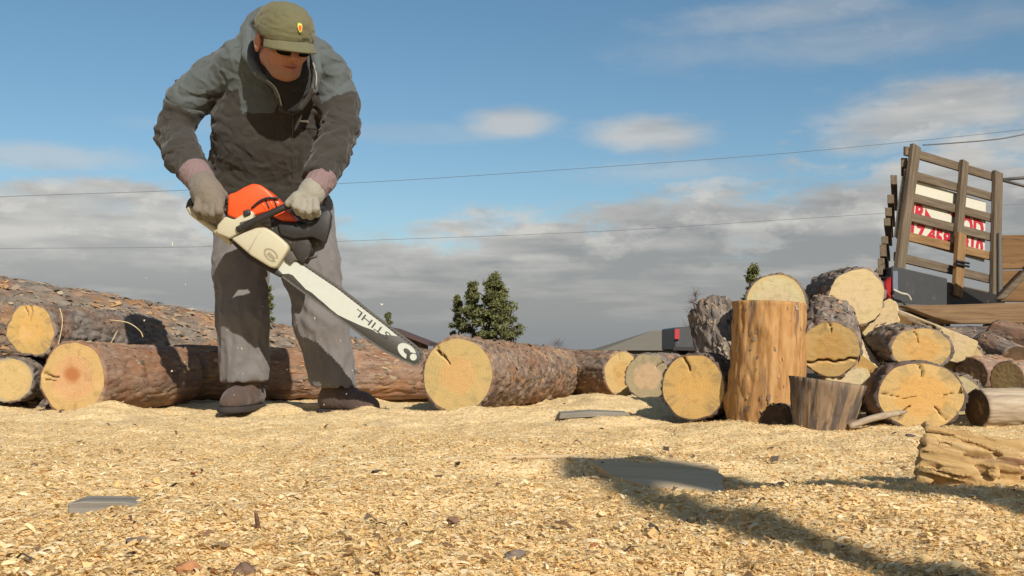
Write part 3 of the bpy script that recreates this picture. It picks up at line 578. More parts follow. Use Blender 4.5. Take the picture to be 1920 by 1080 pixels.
def polygonise(f, lo, hi, h, fine=None):
    B = 12; AX = []
    for ax in range(3):
        if fine is None: c = np.arange(int(math.ceil((hi[ax] - lo[ax]) / h)) + 1) * h + lo[ax]
        else:
            c0, c1 = fine[0][ax] - fine[1], fine[0][ax] + fine[1]; hf = fine[2]
            c = np.concatenate([np.arange(lo[ax], c0, h), np.arange(max(c0, lo[ax]), min(c1, hi[ax]), hf), np.arange(c1, hi[ax], h)])
        pad = (-len(c)) % B; c = np.concatenate([c, c[-1] + h * np.arange(1, pad + 1)]); AX.append(c)
    n = np.array([len(c) for c in AX]); nb = n // B; D = np.full(tuple(n), 1.0, np.float32)
    def pos_(ii): return np.stack([AX[q][ii[:, q]] for q in range(3)], 1)
    bi = np.stack(np.meshgrid(*[np.arange(k_) for k_ in nb], indexing='ij'), -1).reshape(-1, 3)
    p0, p1 = pos_(bi * B), pos_(bi * B + B - 1); dc = f((p0 + p1) / 2); lim = np.linalg.norm(p1 - p0, axis=1) * .55 + .02
    loc = np.stack(np.meshgrid(*[np.arange(B)] * 3, indexing='ij'), -1).reshape(-1, 3)
    for s in np.where(dc < -lim)[0]:
        a = bi[s] * B; D[a[0]:a[0] + B, a[1]:a[1] + B, a[2]:a[2] + B] = -1
    act = bi[np.abs(dc) <= lim]
    for k_ in range(0, len(act), 200):
        blk = act[k_:k_ + 200]; ii = (blk[:, None] * B + loc[None]).reshape(-1, 3); d = f(pos_(ii))
        D[ii[:, 0], ii[:, 1], ii[:, 2]] = d
    S_ = D < 0; m_ = np.array(D.shape) - 1; shp = tuple(m_)
    acc = {}; 
    accp = np.zeros(shp + (3,), np.float32); cnt = np.zeros(shp, np.uint8)
    for ax in range(3):
        for o1 in (0, 1):
            for o2 in (0, 1):
                o = [0, 0, 0]; oa = [q for q in range(3) if q != ax]; o[oa[0]] = o1; o[oa[1]] = o2
                sl0 = tuple(slice(o[q], o[q] + m_[q]) for q in range(3)); o[ax] = 1; sl1 = tuple(slice(o[q], o[q] + m_[q]) for q in range(3))
                ix = np.where(S_[sl0] != S_[sl1])
                if not len(ix[0]): continue
                a, b_ = D[sl0][ix], D[sl1][ix]; t = a / (a - b_)
                pos = np.zeros((len(t), 3), np.float32); pos[:, ax] = t; pos[:, oa[0]] = o1; pos[:, oa[1]] = o2
                accp[ix] += pos; cnt[ix] += 1
    ix = np.where(cnt > 0); vid = np.full(shp, -1, np.int64); vid[ix] = np.arange(len(ix[0]))
    U = np.stack(ix, 1) + accp[ix] / cnt[ix][:, None]
    V = np.stack([np.interp(U[:, q], np.arange(n[q]), AX[q]) for q in range(3)], 1)
    Q = []
    for ax in range(3):
        a1, a2 = [(1, 2), (2, 0), (0, 1)][ax]
        s0 = [slice(0, D.shape[q]) for q in range(3)]; s1 = list(s0); s0[ax] = slice(0, -1); s1[ax] = slice(1, None)
        x0, x1 = S_[tuple(s0)], S_[tuple(s1)]; e = np.stack(np.where(x0 != x1), 1)
        e = e[(e[:, a1] > 0) & (e[:, a2] > 0) & (e[:, a1] < m_[a1]) & (e[:, a2] < m_[a2])]
        ins = x0[tuple(e.T)]
        def c_(d1, d2): g_ = e.copy(); g_[:, a1] -= d1; g_[:, a2] -= d2; return vid[tuple(g_.T)]
        q = np.stack([c_(1, 1), c_(0, 1), c_(0, 0), c_(1, 0)], 1); q[~ins] = q[~ins][:, ::-1]; Q.append(q)
    Q = np.vstack(Q); return V, Q[(Q >= 0).all(1)]
def bounds(pts, pad): pts = np.array(pts); return pts.min(0) - pad, pts.max(0) + pad
def submesh(V, Q, mask):
    q = Q[mask]; u, inv = np.unique(q, return_inverse=True); return V[u], inv.reshape(q.shape)

SKIN, nt, b = newmat('skin', .55, .35); v = objc(nt); n = noi(nt, v, 45, 5, .6)
tn = sep(nt, attr(nt, 'tone')); c0 = mix(nt, n, (.30, .125, .075), (.46, .225, .145)); c0 = mix(nt, mth(nt, 'MULTIPLY', tn[2], .55), c0, (.2, .13, .1))
c0 = mix(nt, tn[0], c0, (.3, .08, .06)); c0 = mix(nt, tn[1], c0, (.06, .025, .02)); nt.links.new(c0, b.inputs['Base Color']); b.inputs['Subsurface Weight'].default_value = .08
b.inputs['Subsurface Radius'].default_value = (.02, .008, .004); nt.links.new(bump(nt, noi(nt, v, 120, 4), .25, .004), b.inputs['Normal'])
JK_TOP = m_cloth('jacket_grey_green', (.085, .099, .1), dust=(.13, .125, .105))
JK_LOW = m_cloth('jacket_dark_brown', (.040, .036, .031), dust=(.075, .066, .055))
TROU = m_cloth('trousers_taupe', (.15, .138, .134), fold=.12, dust=(.26, .22, .18))
CAPM = m_cloth('cap_olive', (.125, .117, .062), fold=.2)
BLK = m_cloth('black_fleece', (.018, .017, .017))
BOOTM = m_cloth('boot_suede', (.085, .058, .048), dust=(.35, .26, .15))
SOLE = m_plain('boot_sole', (.035, .03, .028), .9)
GLV = m_cloth('glove_shaded', (.165, .14, .11), dust=(.22, .19, .14)); GLV2 = m_cloth('glove_lit', (.26, .24, .195)); CUFF = m_cloth('glove_cuff_mauve', (.2, .135, .135))  # same glove fabric twice: shade and sunlight are put into the two colours

feet = P(540, 770, 4.4)
man = thing('person', 'man in grey and brown jacket and olive cap bending over to saw a log', 'person', (feet[0], feet[1], 0))

HCEN = P(531, 80, 3.99); yaw, pit, rol = math.radians(36), math.radians(27), math.radians(-4)
Rz = np.array(Matrix.Rotation(yaw, 3, 'Z')); Rx = np.array(Matrix.Rotation(pit, 3, 'X')); Ry = np.array(Matrix.Rotation(rol, 3, 'Y'))
HR = Rz @ Rx @ Ry                     # local -y looks out of the face
def hl(q): return HCEN + HR @ np.array(q, float)
def head_sdf(p):
    q = (p - HCEN) @ HR; s = q.copy(); s[:, 0] = np.abs(q[:, 0])
    d = ell(q, (0, .012, .035), (.078, .098, .092))
    d = smin(d, ell(q, (0, -.025, -.035), (.062, .068, .078)), .03)              # face block
    d = smin(d, ell(q, (0, -.062, -.088), (.032, .03, .026)), .025)              # chin
    d = smin(d, cap_(s, (.052, .0, -.05), (.03, -.05, -.085), .022, .02), .02)    # jaw
    d = smin(d, ell(s, (.043, -.062, -.022), (.022, .02, .018)), .02)            # cheekbone
    d = smin(d, cap_(q, (0, -.092, .018), (0, -.112, -.022), .009, .013), .012)    # nose
    d = smin(d, ell(s, (.012, -.102, -.026), (.009, .011, .008)), .006)
    d = smin(d, cap_(s, (.005, -.093, .032), (.05, -.078, .03), .009, .007), .012) # brow
    d = smax(d, -ell(s, (.031, -.099, .012), (.018, .014, .011)), .01)           # eye sockets
    d = smin(d, ell(s, (.031, -.083, .011), (.013, .012, .011)), .003)           # eyeballs behind the lids
    d = smin(d, cap_(s, (0, -.093, -.053), (.02, -.086, -.056), .0065, .004), .006) # lips
    d = smax(d, -cap_(s, (0, -.103, -.0585), (.024, -.093, -.062), .0035, .002), .002)
    d = smax(d, -cap_(s, (.02, -.098, -.03), (.034, -.082, -.062), .0022, .0015), .006)
    d = smin(d, cap_(s, (0, -.089, -.066), (.014, -.085, -.066), .007, .005), .006)
    e = ell(s, (.083, .012, -.008), (.010, .02, .034)); e = smax(e, -ell(s, (.093, .006, -.004), (.007, .011, .02)), .004)
    return smin(d, e, .006)
NECK = (P(512, 120, 4.2), .062)
SH1, EL1, WR1 = P(400, 158, 4.27), P(325, 252, 4.3), P(376, 338, 4.03)
SH2, EL2, WR2 = P(612, 158, 4.27), P(640, 242, 4.22), P(597, 338, 4.0)
HIP1, KN1, AN1 = P(458, 440, 4.5), P(456, 590, 4.4), P(462, 725, 4.43)
HIP2, KN2, AN2 = P(572, 440, 4.5), P(604, 590, 4.37), P(636, 735, 4.38)
def body_sdf(p):
    d = smin(head_sdf(p), cap_(p, NECK[0], hl((0, .03, -.05)), .062, .056), .025)
    t = chain(p, [(P(515, 150, 4.24), .13), (P(500, 250, 4.32), .14), (P(508, 400, 4.46), .14)], .05, .7)
    d = smin(d, t, .05)
    d = smin(d, cap_(p, SH1, SH2, .045, .045), .05)
    for a, e, w_ in ((SH1, EL1, WR1), (SH2, EL2, WR2)): d = smin(d, chain(p, [(a, .04), (e, .036), (w_, .028)], .02), .02)
    d = smin(d, cap_(p, WR1, P(392, 380, 3.98), .03, .028), .02); d = smin(d, cap_(p, WR2, P(578, 378, 3.96), .03, .028), .02)
    for a, e, w_ in ((HIP1, KN1, AN1), (HIP2, KN2, AN2)): d = smin(d, chain(p, [(a, .08), (e, .055), (w_, .032)], .02), .04)
    return d
lo, hi = bounds([P(285, 0, 4.3), P(690, 0, 3.7), P(560, 745, 4.75)], .03); lo[1] -= .1; hi[2] += .05
V, Q = polygonise(body_sdf, lo, hi, .0085, fine=(HCEN, .135, .0022))
q_ = (V - HCEN) @ HR; sx_ = np.abs(q_[:, 0])
lipa = np.exp(-((q_[:, 2] + .0595) / .008) ** 2 - (sx_ / .022) ** 2) * (q_[:, 1] < -.06); mouth = np.exp(-((q_[:, 2] + .0592) / .0025) ** 2 - (sx_ / .024) ** 4) * (q_[:, 1] < -.06)
beard = np.clip((-.045 - q_[:, 2]) / .03, 0, 1) * (q_[:, 1] < .01) * .8; brow = np.exp(-((q_[:, 2] - .034) / .006) ** 2) * (sx_ < .055) * (q_[:, 1] < -.05)
body = mesh('body', V, Q, SKIN, man, attrs={'tone': ('FLOAT_VECTOR', np.stack([np.clip(lipa, 0, 1), np.clip(mouth + brow, 0, 1), beard], 1))})

def wr(p, amp, f, st=(1, 1, 1), sd=0):
    q = p * np.array(st) * f + sd; n = fbm(q + .7 * gn(q * .6 + 5)[:, None], 2); return amp * (np.abs(n) * 2 - .5)
def hood_part(p):
    c = P(520, 78, 4.17); o = ell(p, c, (pr(73, 4.17), .125, pr(74, 4.17)))
    i_ = ell(p, c + np.array([.012, -.02, -.004]), (pr(58, 4.17), .13, pr(62, 4.17)))
    sh = smax(o, -i_, .012)
    return smax(sh, (c[1] - .055) - p[:, 1] + .25 * (p[:, 2] - c[2]), .02)
def jacket_sdf(p):
    t = chain(p, [S(512, 165, 4.25, 92), S(500, 235, 4.31, 100), S(499, 330, 4.42, 106), S(508, 412, 4.5, 106), S(512, 440, 4.52, 108)], .04, .62)
    sh = chain(p, [S(408, 140, 4.26, 38), S(455, 118, 4.2, 44), S(515, 126, 4.2, 54), S(580, 118, 4.2, 44), S(620, 140, 4.26, 38)], .04)
    d = smin(t, sh, .045)
    a1 = chain(p, [S(392, 152, 4.26, 42), S(350, 190, 4.28, 39), S(325, 250, 4.28, 33), S(343, 290, 4.15, 35), S(371, 330, 4.05, 30)], .02)
    a2 = chain(p, [S(616, 150, 4.26, 42), S(632, 195, 4.26, 40), S(641, 238, 4.2, 35), S(622, 290, 4.1, 35), S(599, 334, 4.01, 31)], .02)
    n1 = gn(p * np.array([11, 11, 15]) + .9 * gn(p * 6 + 5)[:, None] + 3); n2 = gn(p @ np.array([[16, 0, 9], [0, 14, 0], [-10, 0, 22]]) + 8)
    fold = .007 * (1 - np.clip(np.abs(n1) * 3.2, 0, 1)) ** 1.5 - .005 * (1 - np.clip(np.abs(n2) * 3.6, 0, 1)) ** 2 + .005 * fbm(p * 5, 2)
    d = smin(d, smin(a1, a2, .005), .022) + fold
    # elbow creases
    for E, s in ((P(300, 255, 4.2), 0), (P(660, 255, 4.1), 2)):
        r = np.linalg.norm((p - E) * np.array([1, 1, 2.2]), axis=1); d = d + .0045 * np.sin(p[:, 2] * 130 + p[:, 0] * 70 * (1 if E[0] < P(500, 0, 4.2)[0] else -1) + s) * np.exp(-(r / .12) ** 2)
    # cuffs cut square
    for a, b_ in ((P(345, 292, 4.15), P(374, 334, 4.04)), (P(622, 290, 4.1), P(596, 338, 4.0))):
        ax = (b_ - a) / np.linalg.norm(b_ - a); near = np.linalg.norm(p - b_, axis=1) < .14; cut = (p - b_) @ ax; d = np.where(near, smax(d, cut, .006), d)
    d = smin(d, hood_part(p) + .4 * fold, .02)
    # collar rolls down both sides of the opening
    for pts in ([S(466, 60, 4.12, 10), S(464, 105, 4.07, 10), S(484, 138, 4.04, 7), S(514, 160, 4.03, 5), S(530, 205, 4.07, 4)],
                [S(590, 100, 4.1, 9), S(596, 135, 4.06, 8), S(588, 170, 4.06, 6), S(564, 205, 4.08, 4)]):
        d = smin(d, chain(p, pts, .01), .014)
    c = P(540, 140, 3.98); d = smax(d, -cap_(p, P(530, 95, 4.05), P(547, 205, 3.98), .075, .012), .015)
    # placket, pocket flap, hem
    xl = P(548, 300, 4.2)[0] + (p[:, 2] - P(0, 300, 4.2)[2]) * .02; front = p[:, 1] < 4.34 * K
    pk = np.clip(1 - np.abs(p[:, 0] - xl) / .034, 0, 1); zz = (p[:, 2] < P(0, 205, 4.1)[2])
    d = d - .0045 * np.minimum(1, pk * 6) * front * zz
    pf = P(580, 236, 4.15); fl_ = (np.abs(p[:, 0] - pf[0]) < .045) & (np.abs(p[:, 2] - pf[2]) < .022) & front; d = d - .004 * fl_
    hem = P(0, 446, 4.4)[2] + .07 * np.clip((P(600, 0, 4.4)[0] - p[:, 0]) / .4, -.3, 1) + .006 * np.sin(p[:, 0] * 40)
    return smax(d, hem - p[:, 2], .01)
lo, hi = bounds([P(280, 0, 4.3), P(695, 0, 3.85), P(560, 480, 4.8)], .02); hi[2] += .03
V, Q = polygonise(jacket_sdf, lo, hi, .0058)
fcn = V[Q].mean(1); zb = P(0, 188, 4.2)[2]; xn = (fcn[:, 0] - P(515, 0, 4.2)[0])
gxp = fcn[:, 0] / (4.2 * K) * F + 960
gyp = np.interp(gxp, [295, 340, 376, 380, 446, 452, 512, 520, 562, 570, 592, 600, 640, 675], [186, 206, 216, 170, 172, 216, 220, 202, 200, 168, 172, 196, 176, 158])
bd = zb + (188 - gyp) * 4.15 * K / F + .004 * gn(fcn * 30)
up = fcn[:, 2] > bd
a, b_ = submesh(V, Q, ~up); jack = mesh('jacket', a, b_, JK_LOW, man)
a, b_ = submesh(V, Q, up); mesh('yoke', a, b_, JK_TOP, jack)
def surf(f, x, y, y0=3.6, y1=4.7):
    Ys = np.linspace(y0, y1, 450); d = f(np.array([P(x, y, q) for q in Ys])); k_ = np.argmax(d < 0); return Ys[k_] if d[k_] < 0 else 4.2
V, Fs = tube([P(549, y_, surf(jacket_sdf, 549, y_) - .001) for y_ in range(215, 420, 12)], .0035, 6); mesh('zip', V, Fs, m_plain('zip_metal', (.05, .045, .04), .5), jack)
ly = surf(jacket_sdf, 566, 227); V, Fs = prism([(557, 226), (576, 225), (576, 228), (557, 229)], ly - .006, ly + .02, 0); mesh('chest_logo', V, Fs, m_plain('logo_thread', (.5, .48, .45)), jack, False)

CORD = m_plain('cord_grey', (.26, .27, .25), .8)
for pts_ in ([(587, 118), (593, 140), (592, 165), (588, 190)], [(500, 150), (513, 160), (522, 176), (528, 198)]):
    V, Fs = tube(spline([P(x_, y_, surf(jacket_sdf, x_, y_, 3.85) - .004) for x_, y_ in pts_], 4), .0028, 6); mesh('drawcord', V, Fs, CORD, jack)
for x0, y0 in ((560, 240),):
    V, Fs = tube([P(x_, y0 + (x_ - x0) * .05, surf(jacket_sdf, x_, y0) - .002) for x_ in range(x0, x0 + 44, 6)], .002, 5); mesh('pocket_seam', V, Fs, BLK, jack)
def fleece(p):
    d = chain(p, [S(530, 105, 4.12, 46), S(540, 150, 4.09, 42), S(545, 196, 4.09, 20)], .02)
    d = smin(d, cap_(p, P(490, 90, 4.1), P(515, 145, 4.08), .03, .03), .02)
    return d + wr(p, .004, 40)
lo, hi = bounds([P(450, 60, 4.4), P(620, 230, 3.9)], .02)
V, Q = polygonise(fleece, lo, hi, .006); o = mesh('fleece', V, Q, BLK, man)

def trou_sdf(p):
    l1 = chain(p, [S(455, 400, 4.52, 54), S(452, 500, 4.46, 50), S(455, 600, 4.4, 46), S(460, 720, 4.4, 44)], .03, .9)
    l2 = chain(p, [S(570, 400, 4.52, 54), S(582, 500, 4.44, 53), S(603, 600, 4.37, 49), S(629, 735, 4.37, 41)], .03, .9)
    l1 = smax(l1, P(0, 716, 4.3)[2] - p[:, 2] + .02 * (p[:, 0] - AN1[0]), .006)
    l2 = smax(l2, P(0, 727, 4.25)[2] - p[:, 2] - .03 * (p[:, 0] - AN2[0]), .006)
    d = smin(smin(l1, l2, .012), cap_(p, P(470, 395, 4.52), P(560, 395, 4.52), .115, .115), .03)
    f_ = wr(p, .010, 9, (1.6, 1.6, .55), 21) + wr(p, .0018, 22, (1, 1, .7), 2)
    k2 = np.linalg.norm((p - P(600, 575, 4.25)) * np.array([1, 1, 1.8]), axis=1); f_ = f_ + .006 * np.sin((p[:, 0] + p[:, 2] * 1.2) * 75) * np.exp(-(k2 / .13) ** 2)
    return smax(d + f_, p[:, 2] - P(0, 360, 4.5)[2], .01)
lo, hi = bounds([P(385, 340, 4.2), P(690, 750, 4.8), P(385, 340, 4.85)], .02)
V, Q = polygonise(trou_sdf, lo, hi, .0064); mesh('trousers', V, Q, TROU, man)

def boot(cx, cy, Y, yaw_, sy):
    c = P(cx, cy, Y); c[2] = ground(np.array([c[0]]), np.array([c[1]]))[0] - .004; R = np.array(Matrix.Rotation(yaw_, 3, 'Z'))   # local -y is the toe
    def up_(p):
        q = (p - c) @ R
        d = chain(q, [((0, .06, .05), .047), ((0, -.02, .055), .05), ((0, -.11, .036), .043), ((0, -.15, .03), .036)], .02)
        d = smin(d, cap_(q, (0, sy + .01, .06), (0, sy, .17), .054, .064), .02)
        d = d + .003 * np.sin(q[:, 1] * 110) * np.exp(-((q[:, 1] + .04) / .04) ** 2) * (q[:, 2] > .05) + wr(p, .002, 50)
        return smax(smax(d, .018 - q[:, 2], .004), q[:, 2] - .16, .004)
    def so_(p):
        q = (p - c) @ R; d = chain(q * np.array([1, 1, .2]), [((0, .06, .0), .05), ((0, -.02, .0), .047), ((0, -.11, .0), .052), ((0, -.145, .0), .045)], .02)
        return smax(smax(d, q[:, 2] - .0185, .002), -q[:, 2] - .004, .002)
    pr_ = [c + R @ np.array(q) for q in ((.08, .13, -.01), (-.08, .13, .19), (.08, -.22, 0), (-.08, -.22, 0))]; lo, hi = bounds(pr_, .02)
    V, Q = polygonise(up_, lo, hi, .0055); bt = mesh('boot', V, Q, BOOTM, man)
    V, Q = polygonise(so_, lo, hi, .005); mesh('sole', V, Q, SOLE, bt)
    for k_ in range(4):
        y_ = -.005 - .022 * k_; z_ = .104 - .012 * k_; pts = [c + R @ np.array((sx * .028, y_ + .003 * sx, z_ - abs(sx) * .006)) for sx in (-1, -.5, 0, .5, 1)]
        V, Fs = tube(pts, .0028, 6); mesh('lace', V, Fs, SOLE, bt)
boot(462, 768, 4.44, math.radians(-8), -.035)
boot(640, 772, 4.38, math.radians(50), .015)

# cap
def cap_sdf(p):
    q = (p - HCEN) @ HR
    d = ell(q, (0, .004, .04), (.098, .118, .098)); d = smax(d, q[:, 2] + q[:, 1] * -.05 - .134, .02)
    d = smax(d, .026 + .12 * q[:, 1] - q[:, 2], .006); d = smax(d, -ell(q, (0, .006, .03), (.084, .104, .086)), .004)
    band = np.clip(1 - np.abs(q[:, 2] - .062 - .1 * q[:, 1]) / .004, 0, 1); d = d + .0025 * band
    return d + .5 * wr(p, .006, 24, (1, 1, 1.6), 4)
pts = [hl((sx * .12, sy * .13, sz)) for sx in (-1, 1) for sy in (-1, 1) for sz in (-.0, .15)]; lo, hi = bounds(pts, .01)
V, Q = polygonise(cap_sdf, lo, hi, .0045); capo = mesh('cap', V, Q, CAPM, man)
nu, nv = 29, 9; V = []
for layer in (0, 1):
    for iv in range(nv):
        for iu in range(nu):
            a = (iu / (nu - 1) * 2 - 1) * 1.12; t = iv / (nv - 1)
            ex = (.072 * math.cos(a * 1.15) ** .8 if abs(a * 1.15) < PI / 2 else 0) * t
            rx, ry = .094 + .2 * ex, .112 + ex
            V.append(hl((rx * math.sin(a), -ry * math.cos(a) + .004, .030 - .012 * (abs(a) / 1.12) ** 2 * 1.0 - ex * .22 - .022 * math.sin(a) ** 2 * t + (0 if layer else -.0055))))
Fs = []; off = nu * nv
for iv in range(nv - 1):
    for iu in range(nu - 1):
        q = iv * nu + iu; f = (q, q + 1, q + nu + 1, q + nu); Fs += [f, tuple(off + z for z in f[::-1])]
rim = [iv * nu for iv in range(nv)] + [(nv - 1) * nu + iu for iu in range(1, nu)] + [iv * nu + nu - 1 for iv in range(nv - 2, -1, -1)]
Fs += [(rim[k_], rim[k_ + 1], off + rim[k_ + 1], off + rim[k_]) for k_ in range(len(rim) - 1)]
mesh('brim', V, Fs, CAPM, capo)
def badge(sc_, rr, mat, nm):
    V = []; 
    shape = [(-.8, 1), (0, 1.15), (.8, 1), (.9, .2), (.5, -.7), (0, -1.15), (-.5, -.7), (-.9, .2)]
    for lay in (0, .004):
        for (sx, sz) in shape:
            aa = .05 + sx * sc_ / .1; z_ = .075 + sz * sc_ * 1.2
            k_ = math.sqrt(max(0, 1 - ((z_ - .04) / .098) ** 2)); V.append(hl((math.sin(aa) * .098 * k_ * (1 + 0), -math.cos(aa) * (.118 * k_ + rr - lay) + .004, z_)))
    n = len(shape); Fs = [tuple(range(n))] + [(i_, (i_ + 1) % n, n + (i_ + 1) % n, n + i_) for i_ in range(n)]
    mesh(nm, V, Fs, mat, capo, False)
badge(.0115, .0045, m_plain('badge_green', (.15, .3, .05)), 'badge_edge'); badge(.0095, .006, m_plain('badge_yellow', (.9, .6, .1)), 'badge_border'); badge(.0065, .0075, m_plain('badge_red', (.8, .08, .02)), 'badge_centre')
# glasses
LENS = m_plain('dark_lens', (.012, .011, .011), .15, .6)
gp = None
for sx in (1, -1):
    V = []; n = 20
    for lay in (0, 1):
        for k_ in range(n):
            a = 2 * PI * k_ / n; ca, sa = math.cos(a), math.sin(a)
            x_ = sx * (.034 + .026 * math.copysign(abs(ca) ** .7, ca)); z_ = .001 + .021 * math.copysign(abs(sa) ** .8, sa)
            V.append(hl((x_, -.108 + abs(x_) ** 2 * 4.5 + lay * .003, z_)))
    Fs = [tuple(range(n)), tuple(range(2 * n - 1, n - 1, -1))] + [(k_, (k_ + 1) % n, n + (k_ + 1) % n, n + k_) for k_ in range(n)]
    if gp is None: gp = mesh('sunglasses', V, Fs, LENS, man)
    else: mesh('lens', V, Fs, LENS, gp)
    V, Fs = tube([hl((sx * .058, -.093, .016)), hl((sx * .076, -.05, .014)), hl((sx * .084, .0, .01))], .0025, 6); mesh('temple', V, Fs, LENS, gp)
# hair at the nape and temples
def hair(p):
    q = (p - HCEN) @ HR; d = ell(q, (0, .016, .03), (.081, .1, .09)); d = smax(d, q[:, 2] - .05, .01); d = smax(d, -.028 - q[:, 2] - .3 * q[:, 1], .01); return smax(d, -.012 - q[:, 1], .01) + .002 * gn(p * 150)
V, Q = polygonise(hair, lo - .05, hi, .006); mesh('hair', V, Q, m_plain('hair_grey', (.09, .075, .065), .9), man)

# gloves ----------------------------------------------------
def glove(wrist0, wrist1, palm, fingers, thumb, mat, k_, pads):
    def f(p):
        d = None
        for a, b_ in zip(palm[:-1], palm[1:]):
            e = cap_(p, a[0], b_[0], a[1], b_[1]); d = e if d is None else smin(d, e, .02)
        for fg in fingers: d = smin(d, chain(p, [(q_, r_ * .9) for q_, r_ in fg], .004), .002)
        d = smin(d, chain(p, thumb, .005), .01)
        return d + .5 * wr(p, .0035, 55)
    allp = [q[0] for q in palm] + [q[0] for fg in fingers for q in fg] + [q[0] for q in thumb]; lo, hi = bounds(allp, .045)
    V, Q = polygonise(f, lo, hi, .0032); go = mesh('glove', V, Q, mat, man)
    def cf(p):
        ax = (wrist1 - wrist0) / np.linalg.norm(wrist1 - wrist0); t = (p - wrist0) @ ax; L = np.linalg.norm(wrist1 - wrist0)
        d = cap_(p, wrist0, wrist1, pads[0], pads[1]) + .0012 * np.sin(np.arctan2((p - wrist0)[:, 1], (p - wrist0)[:, 0] - (p - wrist0)[:, 2] * .3) * 26) + .5 * wr(p, .005, 30)
        return smax(smax(d, t - L - .01, .006), -t - .01, .006)
    lo, hi = bounds([wrist0, wrist1], .07); V, Q = polygonise(cf, lo, hi, .004); mesh('cuff', V, Q, CUFF, go)
# rear hand: back of the hand towards us, fingers going down round the grip
pl_ = [S(380, 345, 4.0, 26), S(388, 362, 3.97, 28), S(396, 378, 3.955, 25)]
fg = []
for i_, (x0, y0, x1, y1, x2, y2) in enumerate(((374, 372, 370, 392, 376, 405), (387, 377, 384, 397, 389, 409), (399, 380, 397, 400, 401, 411), (410, 378, 410, 396, 413, 407))):
    fg.append([S(x0, y0, 3.93, 9.5), S(x1, y1, 3.915, 9), S(x2, y2, 3.95, 8.5), S(x2 + 4, y2 - 4, 4.02, 7.5)])
th_ = [S(405, 358, 3.97, 11), S(417, 366, 3.99, 9.5), S(424, 376, 4.02, 8)]
glove(P(364, 322, 4.05), P(380, 345, 4.01), pl_, fg, th_, GLV, 0, (pr(29, 4.05), pr(27, 4.0)))
# front hand: knuckles up over the front handle, thumb reaching left
pl_ = [S(588, 354, 3.97, 24), S(582, 366, 3.95, 23), S(574, 374, 3.94, 19)]
fg = []
for i_, (x0, y0, x1, y1, x2, y2) in enumerate(((560, 371, 554, 386, 560, 397), (570, 377, 566, 393, 570, 403), (581, 380, 579, 396, 582, 405), (591, 378, 592, 392, 594, 401))):
    fg.append([S(x0, y0, 3.91, 9), S(x1, y1, 3.89, 8.5), S(x2, y2, 3.92, 8), S(x2 + 4, y2 - 3, 3.99, 7)])
th_ = [S(572, 362, 3.93, 12), S(555, 370, 3.91, 9.5), S(541, 381, 3.91, 7.5)]
glove(P(606, 334, 4.01), P(591, 354, 3.97), pl_, fg, th_, GLV2, 0, (pr(28, 4.0), pr(25, 3.97)))

# ------------------------------------------------------------------ chainsaw
saw = thing('chainsaw', 'large orange and white chainsaw with a long paint-worn bar in the hands of the man', 'chainsaw', P(490, 450, 4.0))
ORG = m_plain('orange_plastic', (.78, .085, .015), .38, .5, 0, .12, 30, .05, dirt=(.5, .12, .05), dth=.68)
WHT = m_plain('cream_plastic', (.43, .395, .28), .5, .4, 0, .08, 25, .05, dirt=(.25, .2, .13), dscale=22, dth=.62)
BLKP = m_plain('black_plastic', (.022, .02, .02), .5, .4, 0, .3, 60, .1, dirt=(.09, .075, .06), dscale=30)
STEEL = m_plain('worn_steel', (.1, .092, .08), .6, .4, .1, .3, 60, .1)
PAINT = m_plain('bar_white_paint', (.46, .48, .43), .5, .4, 0, .08, 50, .05, dirt=(.2, .185, .16), dscale=45, dth=.66)
V, Fs = prism([(427.6, 363.8), (441.8, 359.8), (456, 351), (472.4, 343.6), (486.6, 345.5), (498.9, 353.6), (513, 367), (527.4, 381.1), (523.3, 389.2), (500, 397), (474.4, 404.5), (445.9, 411), (424.5, 403)], 3.955, 4.11, .011, 3)
oc = mesh('engine_cover', V, Fs, ORG, saw)
for k_ in range(4): 
    V, Fs = prism([(488 + k_ * 8, 376 - k_), (491 + k_ * 8, 375 - k_), (499 + k_ * 7, 392 - k_ * 1.4), (496 + k_ * 7, 393 - k_ * 1.4)], 3.9535, 3.97, .0005, 1); mesh('cooling_slot', V, Fs, BLKP if k_ % 2 else ORG, oc)
V, Fs = tube(spline([P(472, 390, 3.95), P(487, 377, 3.945), P(503, 371, 3.945), P(522, 372, 3.95)], 4), .004, 8); mesh('cable', V, Fs, BLKP, oc)
V, Fs = prism([(500, 388), (520, 384), (548, 402), (556, 416), (528, 414), (508, 404)], 3.97, 4.08, .006); mesh('side_panel', V, Fs, ORG, saw)
V, Fs = prism([(421.5, 405), (437.8, 411.6), (454, 401.5), (471.4, 394.4), (476, 400), (474, 416.7), (452, 435), (430, 447.2), (405, 437), (407, 421.8)], 3.94, 4.09, .007, 3)
rb_ = mesh('rear_housing', V, Fs, WHT, saw)
V, Fs = prism([(454, 396), (466, 391), (470, 401), (458, 406)], 3.93, 3.95, .003); mesh('knob', V, Fs, BLKP, rb_)
V, Fs = prism([(449, 417), (472, 410), (474, 419), (452, 429)], 3.935, 3.95, .002); mesh('label_plate', V, Fs, STEEL, rb_)
V, Fs = tube(spline([P(354, 389, 4.0), P(366, 402, 4.0), P(392, 421, 3.99), P(414, 438, 3.99), P(436, 452, 3.99)], 5), [.010] * 3 + [.0125] * 14 + [.016] * 4, 12); mesh('rear_hand_guard', V, Fs, WHT, saw)
V, Fs = tube(spline([P(357, 391, 4.02), P(362, 378, 4.01), P(378, 375, 4.0), P(402, 386, 4.0), P(426, 398, 4.0)], 5), .0155, 12); mesh('rear_handle', V, Fs, BLKP, saw)
V, Fs = prism([(432.7, 447.3), (456, 436), (480.5, 426.5), (496.8, 425.9), (511, 434), (526, 446), (539.6, 458.5), (541, 467), (530, 484), (517.2, 502.3), (507, 501.8), (470.3, 479.4)], 3.93, 4.0, .008, 3)
